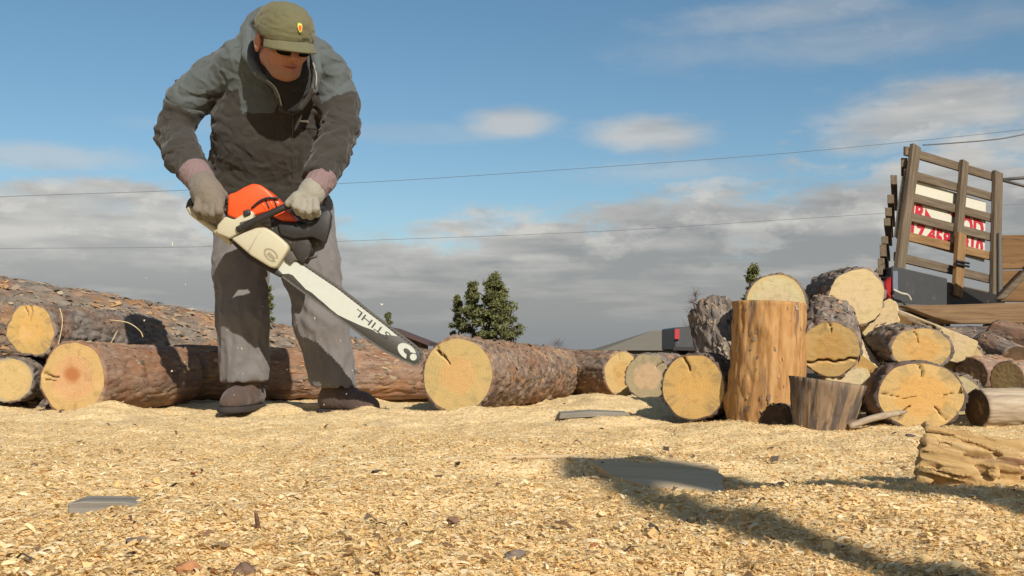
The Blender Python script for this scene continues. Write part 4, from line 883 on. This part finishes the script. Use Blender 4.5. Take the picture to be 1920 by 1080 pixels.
cv = mesh('clutch_cover', V, Fs, WHT, saw)
V, Fs = prism([(428, 449), (434, 446), (472, 480), (509, 503.5), (519, 504), (530, 516), (522, 519), (500, 507), (465, 486)], 3.965, 4.06, .002); mesh('cover_underside', V, Fs, BLKP, saw)  # thin black strip along the underside of the clutch cover
V, Fs = prism([(487, 431.5), (489, 432.5), (466, 473), (464, 471.5)], 3.9285, 3.935, .0004, 1); mesh('seam', V, Fs, m_plain('seam_line', (.36, .33, .26)), cv)
def ringpoly(cx, cy, rx, ry, ang, a0, a1, wd, n=28):
    o, i_ = [], []; c, s = math.cos(ang), math.sin(ang)
    for k_ in range(n + 1):
        a = a0 + (a1 - a0) * k_ / n
        for lst, f in ((o, 1), (i_, 1 - wd)):
            x_, y_ = rx * f * math.cos(a), ry * f * math.sin(a); lst.append((cx + c * x_ - s * y_, cy + s * x_ + c * y_))
    return o + i_[::-1]
GRV = m_plain('cover_emblem', (.27, .23, .15), .7)
V, Fs = prism(ringpoly(508, 478, 16, 10, .75, .3, 5.9, .25), 3.9285, 3.935, 0); mesh('emblem_ring', V, Fs, GRV, cv, False)
V, Fs = prism([(500, 476), (505, 472), (517, 484), (512, 489), (509, 483), (505, 482)], 3.9285, 3.935, 0); mesh('emblem_bar', V, Fs, GRV, cv, False)
# dark engine front, muffler, handles
V, Fs = prism([(505, 402), (545, 408), (590, 425), (604, 440), (598, 462), (575, 470), (560, 486), (545, 474), (525, 448), (508, 432)], 3.99, 4.11, .01, 3); mesh('muffler', V, Fs, BLKP, saw)
V, Fs = prism([(500, 428), (520, 423), (560, 430), (578, 442), (585, 470), (568, 496), (556, 486), (542, 462), (520, 443)], 3.96, 4.04, .007, 2); mesh('engine_front', V, Fs, m_plain('oily_casing', (.03, .027, .024), .6, .3, 0, .5, 50, .3, dirt=(.13, .1, .07), dscale=40), saw)
V, Fs = tube(spline([P(446, 431, 3.94), P(470, 418, 3.93), P(502, 403, 3.925), P(535, 388, 3.925), P(562, 378, 3.94), P(590, 384, 3.96), P(610, 400, 4.0), P(615, 425, 4.05), P(600, 445, 4.09)], 5), .0115, 12); mesh('front_handle', V, Fs, BLKP, saw)
V, Fs = prism([(520, 420), (548, 422), (585, 418), (600, 396), (616, 392), (622, 404), (618, 430), (610, 457), (598, 450), (585, 444), (550, 448), (526, 440)], 3.945, 3.97, .005, 2); mesh('hand_guard', V, Fs, BLKP, saw)
V, Fs = prism([(538, 470), (556, 470), (573, 476), (558, 481), (566, 489), (552, 488), (545, 496), (534, 488)], 3.965, 3.975, .001, 1); mesh('bumper_spikes', V, Fs, STEEL, saw)
V, Fs = prism([(565, 487), (593, 478), (594, 482), (568, 493)], 3.99, 4.0, .001, 1); mesh('bumper_spikes', V, Fs, BLKP, saw)
top_e = [(525, 462), (552, 482), (590, 507), (633, 536), (668, 563), (700, 589), (747, 624), (775, 645)]
tip_e = [(787, 655), (792.5, 664), (792, 674), (786, 682), (777, 685)]
bot_e = [(757, 677), (722, 659), (690, 638), (655, 612), (620, 586), (590, 564), (540, 527), (515, 508)]
V, Fs = prism(top_e + tip_e + bot_e, 3.977, 3.986, .0015, 1); bar = mesh('guide_bar', V, Fs, m_plain('bar_steel', (.062, .06, .056), .6, .4, 0, .25, 50, .1), saw)
V, Fs = prism([(519, 503), (535, 482), (552, 487.5), (590, 513), (633, 542), (668, 569.5), (696, 591), (720, 609), (746, 631), (735, 629), (722, 628), (706, 624), (700, 619), (680, 612), (660, 603), (645, 596), (633, 590), (618, 578), (606, 567), (597, 560), (585, 549), (573, 542), (563, 531), (557, 525), (549, 516), (541, 513), (530, 514)], 3.9758, 3.979, 0)
mesh('white_paint', V, Fs, PAINT, bar, False)
# chain: drive line and cutters round the edge of the bar, one linked chain
loop = [np.array(q, float) for q in top_e + tip_e + bot_e]; pts2 = []
for a, b_ in zip(loop[:-1], loop[1:]):
    n = max(1, int(np.linalg.norm(b_ - a) / 3.6)); pts2 += [a + (b_ - a) * k_ / n for k_ in range(n)]
pts2.append(loop[-1]); prt = []
for k_ in range(len(pts2) - 1):
    a, b_ = pts2[k_], pts2[k_ + 1]; t = (b_ - a) / np.linalg.norm(b_ - a); nrm = np.array([t[1], -t[0]])
    if k_ % 4 == 0: poly = [a - t * .2 - nrm * 2.4, b_ + t * .2 - nrm * 2.4, b_ + t * .2 + nrm * 1.2, a + t * 1.4 + nrm * 1.5, a + nrm * 1.4]
    else: poly = [a - t * .1 - nrm * 2.4, b_ + t * .1 - nrm * 2.4, b_ + t * .05 + nrm * 1.2, a - t * .05 + nrm * 1.2]
    off_ = .003 if k_ % 2 else 0
    prt.append(prism([tuple(q) for q in poly], 3.973 + off_, 3.99 - off_, 0))
V, Fs = join(prt); o = mesh('chain', V, Fs, STEEL, bar, False); o['kind'] = 'stuff'
INK = m_plain('black_ink', (.05, .05, .05), .6)
def text_mesh(s, size=1.0, bold=0):
    cu = bpy.data.curves.new('t', 'FONT'); cu.body = s; cu.size = size; cu.align_x = 'CENTER'; cu.align_y = 'CENTER'; cu.offset = bold; cu.resolution_u = 2
    ob = bpy.data.objects.new('t', cu); C.objects.link(ob); dg = bpy.context.evaluated_depsgraph_get(); me = bpy.data.meshes.new_from_object(ob.evaluated_get(dg))
    V = np.array([v.co[:] for v in me.vertices]); Fs = [tuple(f.vertices) for f in me.polygons]; bpy.data.objects.remove(ob); bpy.data.curves.remove(cu); bpy.data.meshes.remove(me); return V, Fs
# the word on the bar reads upside down, as held
V, Fs = text_mesh('STIHL', 1, .0); V = V / (V[:, 0].max() - V[:, 0].min()); cen = np.array([699, 607.5]); ua = np.array([math.cos(math.radians(37.5)), math.sin(math.radians(37.5))]); va = np.array([-ua[1], ua[0]])
W = np.array([P(*(cen - ua * x_ * 80 + va * y_ * 44), 3.975) for x_, y_, _ in V]); mesh('bar_lettering', W, Fs, INK, bar, False)
V1 = prism(ringpoly(763, 659, 20, 12.5, .68, 1.2, 5.6, .62), 3.9755, 3.979, 0); mesh('tip_emblem', *V1, PAINT, bar, False)
V1 = prism([(775 + 6.5 * math.cos(a), 669.5 + 6.5 * math.sin(a)) for a in np.linspace(0, 6.28, 15)[:-1]], 3.9752, 3.979, 0); mesh('tip_emblem', *V1, PAINT, bar, False)

# broken chunk of split wood in the foreground
ca, cb = P(1762, 862, 2.05), P(1915, 893, 2.0); cw = (cb - ca) / np.linalg.norm(cb - ca); cu = np.cross(cw, [0, 0, 1.]); cu /= np.linalg.norm(cu); cvv = np.cross(cu, cw)
def chunk_sdf(p):
    q = p - ca; l = np.stack([q @ cw, q @ cu, q @ cvv], 1); L = np.linalg.norm(cb - ca)
    def bx_(c, h, tw=0):
        z = l - np.array(c); z = np.stack([z[:, 0], z[:, 1] * math.cos(tw) - z[:, 2] * math.sin(tw), z[:, 1] * math.sin(tw) + z[:, 2] * math.cos(tw)], 1)
        w_ = np.abs(z) - np.array(h); return np.linalg.norm(np.maximum(w_, 0), axis=1) + np.minimum(w_.max(1), 0)
    tp = np.clip(l[:, 0] / L, -.3, 1.2)
    d = bx_((.028, 0, -.004), (.055, .05, .036), .3); d = np.minimum(d, bx_((.10, -.01, -.008), (.08, .045, .026), -.25)); d = np.minimum(d, bx_((.13, .012, -.02), (.085, .035, .018), .1)); d = np.minimum(d, bx_((.045, .02, .018), (.07, .03, .02), .6))
    g_ = fbm(l * np.array([9, 60, 60]) + 4, 3) * .009; ed = fbm(l * np.array([30, 35, 35]) + 9, 2) * .004; cr = np.abs(gn(l * np.array([7, 45, 25]) + 2)); g_ = g_ + .012 * np.clip(.22 - cr, 0, 1) / .22
    return d + g_ + ed - .004
lo, hi = bounds([ca - .1, cb + .1, ca + .1, cb - .1], .04); V, Q = polygonise(chunk_sdf, lo, hi, .0028)
lc_ = np.stack([(V - ca) @ cw, (V - ca) @ cu, (V - ca) @ cvv], 1)
put(mesh('wood_chunk', V, Q, WD_GOLD, smooth=False, attrs={'lc': ('FLOAT_VECTOR', lc_)}, loc=(ca[0], ca[1], V[:, 2].min())), '', 'broken splintered golden chunk of wood in the right foreground', 'wood chunk')

# ------------------------------------------------------------------ truck with slatted rack, trailer
tb = P(1760, 716, 8.3)
truck = thing('pickup_truck', 'dark pickup bed with tall slatted wooden rack and a firewood sign behind the pile', 'pickup truck', (tb[0], tb[1], 0))
TL, BL, TR, BR = P(1708, 280, 8.25), P(1680, 516, 8.1), P(1868, 326, 8.95), P(1863, 556, 8.8)
def rk(s, t): return (TL * (1 - s) + TR * s) * (1 - t) + (BL * (1 - s) + BR * s) * t
nrm = np.cross(TR - TL, BL - TL); nrm /= np.linalg.norm(nrm); nrm = nrm if nrm[1] > 0 else -nrm
def board(nm, s0, t0, s1, t1, wv, mat, fwd=0, th_=.022, vert=False):
    a, b_ = rk(s0, t0), rk(s1, t1); o = nrm * fwd; wd = wv
    ax = (b_ - a) / np.linalg.norm(b_ - a); side = np.cross(nrm, ax); side /= np.linalg.norm(side)
    n = 6; pts = []
    V, Fs = box(a - side * wd / 2 + o, a + side * wd / 2 + o, b_ + side * wd / 2 + o, b_ - side * wd / 2 + o, nrm * th_, .003)
    loc_ = np.stack([(V - a) @ ax, (V - a) @ side, (V - a) @ nrm], 1) + RNG.uniform(0, 9)
    return mesh(nm, V, Fs, mat, truck, False, attrs={'lc': ('FLOAT_VECTOR', loc_)})
for k_, t_ in enumerate((.025, .2, .375, .53, .685, .86, 1.0)):
    board('rack_slat', -.05 if k_ == 0 else -.02, t_ - .004, 1.02, t_ + RNG.uniform(-.008, .008), .062, WD_RACK_NEW if k_ == 4 else WD_RACK, .0)
board('rack_post', .02, -.03, .0, 1.05, .09, WD_RACK, -.035, .033); board('rack_post', .985, -.01, .985, 1.04, .1, WD_RACK, -.035, .033)
board('rack_post', .575, -.02, .56, .62, .075, WD_RACK, -.035, .033); board('rack_post', .535, .58, .535, 1.08, .095, WD_RACK_NEW, -.072, .033)
for t_ in (.81, .835):
    V, Fs = tube([rk(.47, t_) - nrm * .085, rk(.6, t_) - nrm * .085], .008, 6); mesh('tie_wire', V, Fs, BLKP, truck)
# side rack seen edge on: slats stacked behind the left post
sdir = np.array([.365, 1.0, .0]); sdir /= np.linalg.norm(sdir)
for t_ in (.0, .16, .32, .43, .5, .62, .7, .8, .88, .97, 1.05):
    a = rk(-.02, t_) + np.array([-.05 - .05 * (t_ > .05) - .03 * t_, .02, -.05 + RNG.uniform(-.02, .02)]); h_ = RNG.uniform(.045, .085)
    V, Fs = box(a, a + [.045, 0, 0], a + [.045, 0, -h_], a + [0, 0, -h_], sdir * 1.5, .003)
    mesh('side_slat', V, Fs, WD_RACK, truck, False, attrs={'lc': ('FLOAT_VECTOR', V[:, [1, 0, 2]])})
# sign
SG = m_plain('sign_white', (.52, .5, .41), .6, .3, 0, .06, 20, .03, dirt=(.55, .5, .4), dth=.66)
V, Fs = box(rk(-.015, .215) + nrm * .03, rk(.93, .245) + nrm * .03, rk(.93, .73) + nrm * .03, rk(-.015, .70) + nrm * .03, nrm * .012, 0); sg = mesh('sign_board', V, Fs, SG, truck, False)
RED = m_plain('sign_red', (.40, .02, .035), .6)
def sign_text(s, t0, h_, w0, w1):
    V, Fs = text_mesh(s, 1, .045); x0, x1 = V[:, 0].min(), V[:, 0].max(); y0, y1 = V[:, 1].min(), V[:, 1].max(); W = []
    for x_, y_, _ in V: W.append(rk(w0 + (x_ - x0) / (x1 - x0) * (w1 - w0), t0 + h_ * (1 - (y_ - y0) / (y1 - y0))) + nrm * .027)
    mesh('lettering', W, Fs, RED, sg, False)
sign_text('FIREWOOD', .395, .15, .03, .91); sign_text('517.458.0810', .555, .14, .02, .91)
# truck bed
DG = m_plain('truck_grey', (.06, .062, .065), .45, .4, .1, .2, 12, .05, dirt=(.13, .12, .1), dth=.58)
def slab(nm, q0, q1, q2, q3, back, mat, par=truck, bev=.006, sm=False):
    V, Fs = box(q0, q1, q2, q3, back, bev); return mesh(nm, V, Fs, mat, par, sm, attrs={'lc': ('FLOAT_VECTOR', V)})
slab('tailgate', P(1672, 498, 8.0), P(1776, 522, 8.3), P(1776, 578, 8.3), P(1672, 566, 8.0), (0.02, .08, 0), DG)
slab('bed_panel', P(1672, 500, 8.05), P(1678, 500, 8.05), P(1678, 566, 8.05), P(1672, 566, 8.05), (-.02, 1.9, 0), DG)
slab('bed_panel', P(1776, 530, 8.35), P(1885, 556, 8.75), P(1885, 572, 8.75), P(1776, 577, 8.35), (0, .1, 0), BLKP)  # black sheet stands in for the shade inside the bed
slab('bed_floor', P(1680, 566, 8.1), P(1885, 572, 8.6), P(1885, 576, 8.6), P(1680, 571, 8.1), (0, 1.8, 0), BLKP)
slab('bumper', P(1668, 566, 7.98), P(1790, 576, 8.28), P(1790, 590, 8.28), P(1668, 580, 7.98), (.02, .08, 0), STEEL)
TLR = m_plain('tail_light_red', (.42, .02, .02), .3, .5)
slab('tail_light', P(1659, 530, 7.99), P(1673, 516, 7.97), P(1671, 562, 7.97), P(1660, 552, 7.99), (0, .1, 0), TLR, bev=.01)
slab('hinge_bracket', P(1674, 508, 7.96), P(1684, 508, 7.96), P(1684, 545, 7.96), P(1674, 545, 7.96), (0, .03, 0), m_plain('blue_grey', (.12, .14, .18)), bev=.003)
V, Fs = tube(spline([P(1675, 543, 7.95), P(1690, 550, 7.95), P(1702, 553, 7.98), P(1708, 563, 8.0)], 5), .008, 8); mesh('strap', V, Fs, m_plain('pale_rope', (.4, .38, .33)), truck)
TYRE = m_plain('tyre_rubber', (.02, .02, .02), .9)
def wheel(c, r, wdt, par):
    bm = bmesh.new(); n = 28; V, Fs = [], []; prof_ = [(-wdt / 2, r * .55), (-wdt / 2, r * .93), (-wdt / 3, r), (wdt / 3, r), (wdt / 2, r * .93), (wdt / 2, r * .55)]
    for k_ in range(n):
        a = 2 * PI * k_ / n
        for (x_, rr) in prof_: V.append((c[0] + x_, c[1] + rr * math.cos(a), c[2] + rr * math.sin(a)))
    m_ = len(prof_)
    for k_ in range(n):
        for j_ in range(m_): Fs.append((k_ * m_ + j_, k_ * m_ + (j_ + 1) % m_, ((k_ + 1) % n) * m_ + (j_ + 1) % m_, ((k_ + 1) % n) * m_ + j_))
    wh = mesh('wheel', V, Fs, TYRE, par); V, Fs = tube([np.array(c) - [wdt * .35, 0, 0], np.array(c) + [wdt * .35, 0, 0]], r * .57, 20); mesh('rim', V, Fs, STEEL, wh, False)
bz = P(1700, 570, 8.2)
wheel((P(1730, 700, 8.7)[0], 8.75 * K, .33), .33, .2, truck); wheel((P(1990, 700, 9.2)[0], 9.2 * K, .33), .33, .2, truck)
tr0 = P(1850, 720, 7.7)
trl = thing('trailer', 'low wooden trailer with brown plywood side at the right edge', 'trailer', (tr0[0], tr0[1], 0))
def tslab(nm, pts, Y0, Y1, mat, bev=.006, ax=(0, 1, 2)):
    V, Fs = prism(pts, Y0, Y1, bev, 1); return mesh(nm, V, Fs, mat, trl, False, attrs={'lc': ('FLOAT_VECTOR', V[:, list(ax)])})
tslab('deck_beam', [(1692, 573), (1790, 571), (2150, 560), (2150, 606), (1800, 607), (1752, 596)], 7.5, 7.62, WD_BEAM)
tslab('plywood_panel', [(1874, 441), (2150, 436), (2150, 503), (1874, 505)], 7.9, 7.93, WD_PLY)
tslab('plywood_panel', [(1876, 507), (2150, 505), (2150, 566), (1878, 566)], 7.9, 7.93, WD_PLY)
tslab('brace', [(1868, 562), (1884, 562), (1966, 480), (1960, 468)], 7.72, 7.78, WD_RACK)
tslab('corner_post', [(1872, 436), (1879, 436), (1882, 566), (1872, 566)], 7.85, 7.89, STEEL)
tslab('deck', [(1760, 597), (2150, 594), (2150, 603), (1760, 605)], 7.65, 8.2, WD_BEAM, .003)
tslab('axle', [(1880, 612), (2120, 612), (2120, 618), (1880, 618)], 7.8, 7.84, STEEL, .003)
wheel((P(1895, 700, 7.8)[0], 7.8 * K, .22), .22, .14, trl); wheel((P(2110, 700, 7.8)[0], 7.8 * K, .22), .22, .14, trl)
slab('frame_rail', P(1880, 606, 7.78), P(1900, 606, 7.78), P(1900, 620, 7.78), P(1880, 620, 7.78), (0, .3, 0), STEEL, trl)

# ------------------------------------------------------------------ wires
WIRE = m_plain('cable_grey', (.1, .105, .115), .7)
for lab, pts, Y_, r_ in (('upper thin overhead wire crossing the whole sky', [(-300, 384), (0, 369), (340, 357), (700, 341), (1100, 315), (1500, 285), (1920, 243), (2300, 200)], 26, .0048),
                  ('lower overhead wire crossing behind the sawyer', [(-300, 472), (0, 466), (360, 463), (650, 452), (1100, 435), (1500, 410), (1920, 382), (2300, 350)], 27, .0042),
                  ('thick dark cable rising right from the rack top', [(1730, 272), (1790, 268), (1860, 262), (1920, 252), (2200, 196)], 24, .013)):
    V, Fs = tube(spline([P(x_, y_, Y_) for x_, y_ in pts], 6), r_, 6); put(mesh('overhead_wire', V, Fs, WIRE, loc=V.mean(0)), '', lab, 'overhead wire', 'overhead wires')
arm = thing('street_lamp', 'dark bracket arm entering from the right edge beside the rack', 'lamp bracket', (P(2150, 690, 12)[0], 12 * K, 0))
V, Fs = tube([P(1874, 337, 12), P(1925, 333, 12), P(2150, 330, 12)], .016, 8); mesh('arm', V, Fs, STEEL, arm)
V, Fs = tube([P(1880, 338, 12), P(1925, 350, 12), P(2150, 420, 12)], .016, 8); mesh('brace', V, Fs, STEEL, arm)
b0 = P(2150, 300, 12); V, Fs = tube([np.array([b0[0], b0[1], -.1]), b0], .06, 12); mesh('pole', V, Fs, WD_RACK, arm, attrs={'lc': ('FLOAT_VECTOR', V[:, [2, 0, 1]])})

# ------------------------------------------------------------------ far things
def pine(label, x, ytop, ybase, Y, hw, n, seedv, lean=0, group=None, dead=False, name='pine_tree', base_gap=.05):
    r = np.random.default_rng(seedv); top = P(x + lean, ytop, Y); bs = P(x, ybase, Y); bs[2] = 0; H_ = top[2]; wd = pr(hw, Y)
    t_ = thing(name, label, 'tree' if not dead else 'shrub', bs, group)
    V, Fs = tube(spline([bs, bs * .6 + top * .4 + [wd * .05, 0, 0], top], 5), np.linspace(H_ * .02, H_ * .004, 11), 8)
    prt = [(V, Fs)]; C_, ax_ = [], []
    for k_ in range(n):
        h = r.uniform(base_gap, 1) ** .85; a = r.uniform(0, 2 * PI); rad = wd * (1 - h ** 1.5 * .9) * r.uniform(.5, 1.1)
        p0 = bs + (top - bs) * h; p1 = p0 + np.array([math.cos(a) * rad, math.sin(a) * rad, rad * r.uniform(-.05, .35)])
        prt.append(tube([p0, (p0 + p1) / 2 + [0, 0, -.04 * rad], p1], [H_ * .005, H_ * .003, H_ * .0015], 4)); C_.append((p0, p1))
    V, Fs = join(prt); tk = mesh('trunk', V, Fs, BK_DARK if not dead else TWIG, t_, attrs={'lc': ('FLOAT_VECTOR', V[:, [2, 0, 1]])})
    if dead:
        q = []
        for p0, p1 in C_:
            for _ in range(7):
                a_ = p0 + (p1 - p0) * r.uniform(.2, 1); d = (p1 - p0) * .5 + r.normal(0, wd * .22, 3) + [0, 0, wd * .2]; q.append(tube([a_, a_ + d * .5, a_ + d], [H_ * .003, H_ * .002, H_ * .001], 3))
        V, Fs = join(q); mesh('twigs', V, Fs, TWIG, t_); return
    cen = []
    for p0, p1 in C_:
        for _ in range(5): cen.append(p0 + (p1 - p0) * r.uniform(.35, 1.08) + r.normal(0, wd * .045, 3))
    cen += [top + r.normal(0, wd * .05, 3) - [0, 0, H_ * .02 * q] for q in range(5)]
    cen = np.array(cen); m_ = 34; s = H_ * .02
    pos = np.repeat(cen, m_, 0) + r.normal(0, s * 1.15, (len(cen) * m_, 3)) * [1, 1, .75]; N_ = len(pos)
    a = r.normal(0, 1, (N_, 3)); a /= np.linalg.norm(a, axis=1)[:, None]; a *= s * r.uniform(.6, 1.3, (N_, 1)); c = r.normal(0, 1, (N_, 3)) * s * .22
    V = np.stack([pos - a - c, pos + a - c, pos + a * .9 + c, pos - a * .9 + c], 1).reshape(-1, 3); k_ = np.arange(N_)[:, None] * 4 + np.arange(4)[None]
    cl = np.repeat(r.uniform(.55, 1.35, len(cen)), m_)[:, None] * np.array([[.125, .13, .05]]) * r.uniform(.7, 1.4, (N_, 1))
    cl = np.concatenate([cl, np.ones((N_, 1))], 1); o = mesh('crown', V, k_, LEAF, t_, False, attrs={'col': ('FLOAT_COLOR', np.repeat(cl, 4, 0))})
LEAF, nt, b = newmat('pine_needles', .8, .2); nt.links.new(attr(nt, 'col', 'Color'), b.inputs['Base Color'])
TWIG = m_plain('bare_twigs', (.13, .085, .065), .9)
GP = 'pine trees on the horizon'
pine('tall broad pine right of its thinner neighbour above the long log', 930, 519, 655, 72, 56, 85, 1, -4, GP)
pine('thinner two-topped pine left of the broad one', 884, 532, 655, 74, 32, 52, 2, 2, GP)
pine('short pine at the left flank of the two-topped one', 860, 556, 655, 76, 20, 32, 5, -2, GP)
pine('pine top peeking left of the cream round', 1404, 502, 655, 60, 26, 40, 3, 8, GP)
pine('tiny pine beyond the saw bar beside the shed roof', 732, 587, 655, 80, 14, 22, 4, -4, GP)
pine('small sparse pine seen between the legs of the man', 506, 540, 655, 60, 18, 20, 6, -4, GP)
pine('bare reddish shrub left of the grey mossy round', 1305, 552, 655, 34, 34, 40, 8, 0, None, True, 'bare_shrub')
pine('low bare shrub beyond the long flaky log', 1046, 640, 657, 50, 30, 30, 9, 0, None, True, 'bare_shrub')
# brown roofed shed
def gable(name, label, x0, x1, yr, ye, Y, depth, wallm, roofm, hip=False, xr=None):
    g_ = thing(name, label, 'building', (P((x0 + x1) / 2, 655, Y)[0], Y * K, 0)); a, b_ = P(x0, ye, Y), P(x1, ye, Y); zr = P(0, yr, Y)[2]; d = depth
    V = [(a[0], a[1], -.2), (b_[0], b_[1], -.2), (b_[0], b_[1] + d, -.2), (a[0], a[1] + d, -.2), (a[0], a[1], a[2]), (b_[0], b_[1], b_[2]), (b_[0], b_[1] + d, b_[2]), (a[0], a[1] + d, a[2])]
    return g_, a, b_, zr
gs, a, b_, zr = gable('shed', 'small shed with dark red roof edge behind the bar tip', 728, 794, 613, 642, 55, 4, None, None)
SHW = m_plain('shed_wall', (.17, .1, .07), .9); SHR = m_plain('shed_roof', (.075, .045, .04), .8)
xm = P(735, 0, 55)[0]; x1 = b_[0] - .1
V = [(a[0], a[1], -.2), (x1, a[1], -.2), (x1, a[1], b_[2] + .02), (xm, a[1], zr - .15), (a[0], a[1], b_[2])]; V = np.array(V + [(q[0], q[1] + 4, q[2]) for q in V])
mesh('wall', V, [(0, 1, 2, 3, 4), (9, 8, 7, 6, 5)] + [(i_, (i_ + 1) % 5, (i_ + 1) % 5 + 5, i_ + 5)[::-1] for i_ in range(5)], SHW, gs, False)
V, Fs = box((xm, a[1] - .4, zr), (b_[0] + .3, a[1] - .4, b_[2]), (b_[0] + .3, a[1] - .4, b_[2] - .16), (xm, a[1] - .4, zr - .16), (0, 5, 0), 0); rf = mesh('roof', V, Fs, SHR, gs, False)
V, Fs = box((xm, a[1] - .4, zr), (xm, a[1] - .4, zr - .16), (a[0] - .3, a[1] - .4, b_[2] - .16), (a[0] - .3, a[1] - .4, b_[2]), (0, 5, 0), 0); mesh('roof', V, Fs, SHR, gs, False)
V, Fs = box(P(768, 642, 54.9), P(780, 642, 54.9), P(780, 655, 54.9), P(768, 655, 54.9), (0, .06, 0), 0); mesh('window', V, Fs, DG, gs, False)
# long hip roofed building
gb = thing('house', 'low house with wide grey hip roof on the horizon', 'house', (P(1230, 655, 60)[0], 60 * K, 0))
RFM = m_plain('grey_roof', (.17, .155, .125), .9, .15, 0, .15, 3, .1)
e0, e1 = P(1128, 657, 58), P(1420, 657, 58); r0, r1 = P(1222, 620, 62), P(1330, 620, 62); dpt = 8
V = [e0, e1, (e1[0], e1[1] + dpt, e1[2]), (e0[0], e0[1] + dpt, e0[2]), r0, r1]
mesh('roof', V, [(0, 1, 5, 4), (1, 2, 5), (2, 3, 4, 5), (3, 0, 4), (3, 2, 1, 0)], RFM, gb, False)
V, Fs = box((e0[0] + .4, e0[1] + .4, e0[2] - .01), (e1[0] - .4, e0[1] + .4, e0[2] - .01), (e1[0] - .4, e0[1] + .4, -.2), (e0[0] + .4, e0[1] + .4, -.2), (0, dpt - .8, 0), 0)
mesh('wall', V, Fs, m_plain('house_wall', (.2, .16, .11), .9), gb, False)
# far utility trailer with red lamp
tv = P(1300, 668, 30); ft = thing('cargo_trailer', 'dark trailer with red tail light far behind the half shaded round', 'trailer', (tv[0], 30 * K, 0))
def fs(nm, pts, Y0, Y1, mat, bev=.01): V, Fs = prism(pts, Y0, Y1, bev, 1); return mesh(nm, V, Fs, mat, ft, False)
fs('body', [(1264, 614), (1290, 612), (1340, 616), (1360, 630), (1360, 659), (1264, 657)], 30, 32.5, DG, .03)
fs('tail_light', [(1265, 617), (1274, 617), (1274, 636), (1265, 636)], 29.9, 30.0, m_plain('lamp_red', (.38, .03, .035), .5), .005)
fs('bumper', [(1262, 650), (1362, 652), (1362, 659), (1262, 657)], 29.85, 30.0, BLKP, .005)
wheel((P(1285, 0, 30)[0], 31 * K, .3), .3, .2, ft); wheel((P(1350, 0, 30)[0], 31 * K, .3), .3, .2, ft)

# unseen tree-shaped caster, added behind the camera and shaped to throw the foreground shadow
el = math.tan(SUN_EL); hd = np.array([math.sin(SUN_AZ), math.cos(SUN_AZ)])
def shadow_to_caster(x, y, h):      # ground point seen at (x, y) -> caster point at height h on the sun ray
    Y_ = HC * F / (y - 655); g_ = P(x, y, Y_)[:2]; q = g_ + hd * (h / el); return np.array([q[0], q[1], h])
J = shadow_to_caster(2300, 972, 1.7); fk = thing('shadow_caster', 'added unseen tree-shaped caster behind the camera, throwing the foreground shadow', 'tree', (J[0], J[1], 0))
def caster_limb(nm, pts, r0, r1):
    q = spline(pts, 5); V, Fs = tube(q, np.linspace(r0, r1, len(q)), 10); return mesh(nm, V, Fs, BK_GREY, fk, attrs={'lc': ('FLOAT_VECTOR', V[:, [2, 0, 1]])})
caster_limb('trunk', [np.array([J[0] + .05, J[1] - .05, -.1]), np.array([J[0] + .02, J[1], .8]), J, J + np.array([.01, -.01, .05])], .13, .08)
a1 = [J] + [shadow_to_caster(*q) for q in ((2050, 950, 1.75), (1760, 920, 1.85), (1520, 900, 2.0), (1280, 876, 2.2), (1130, 870, 2.35))]
caster_limb('caster_limb', a1, .06, .085)
a2 = [J] + [shadow_to_caster(*q) for q in ((2060, 1125, 1.75), (1790, 1066, 1.8), (1610, 1020, 1.95), (1490, 1002, 2.05), (1350, 966, 2.15), (1240, 930, 2.22), (1200, 884, 2.35))]
caster_limb('caster_limb', a2, .05, .042)
caster_limb('twig', [shadow_to_caster(1400, 888, 2.1), shadow_to_caster(1500, 912, 2.15), shadow_to_caster(1570, 920, 2.2)], .025, .01)
caster_limb('twig', [shadow_to_caster(1350, 966, 2.15), shadow_to_caster(1440, 975, 2.25), shadow_to_caster(1500, 998, 2.3)], .03, .012)

# chips thrown into the air by the saw
rr = np.random.default_rng(5); V = []; Fs = []; cl = []
for k_ in range(70):
    c = P(rr.uniform(250, 760), rr.uniform(420, 760), rr.uniform(3.9, 4.25)); s = rr.uniform(.0012, .0032)
    d = rr.normal(0, s, (3, 3)); V += [c + d[0], c + d[1] * 1.6, c + d[2]]; Fs.append((3 * k_, 3 * k_ + 1, 3 * k_ + 2)); cl += [(.85, .75, .55, 1)] * 3
put(mesh('flying_chips', V, Fs, CM, smooth=False, attrs={'col': ('FLOAT_COLOR', cl)}), '', 'fine wood chips flying around the chainsaw', 'flying chips', kind='stuff')
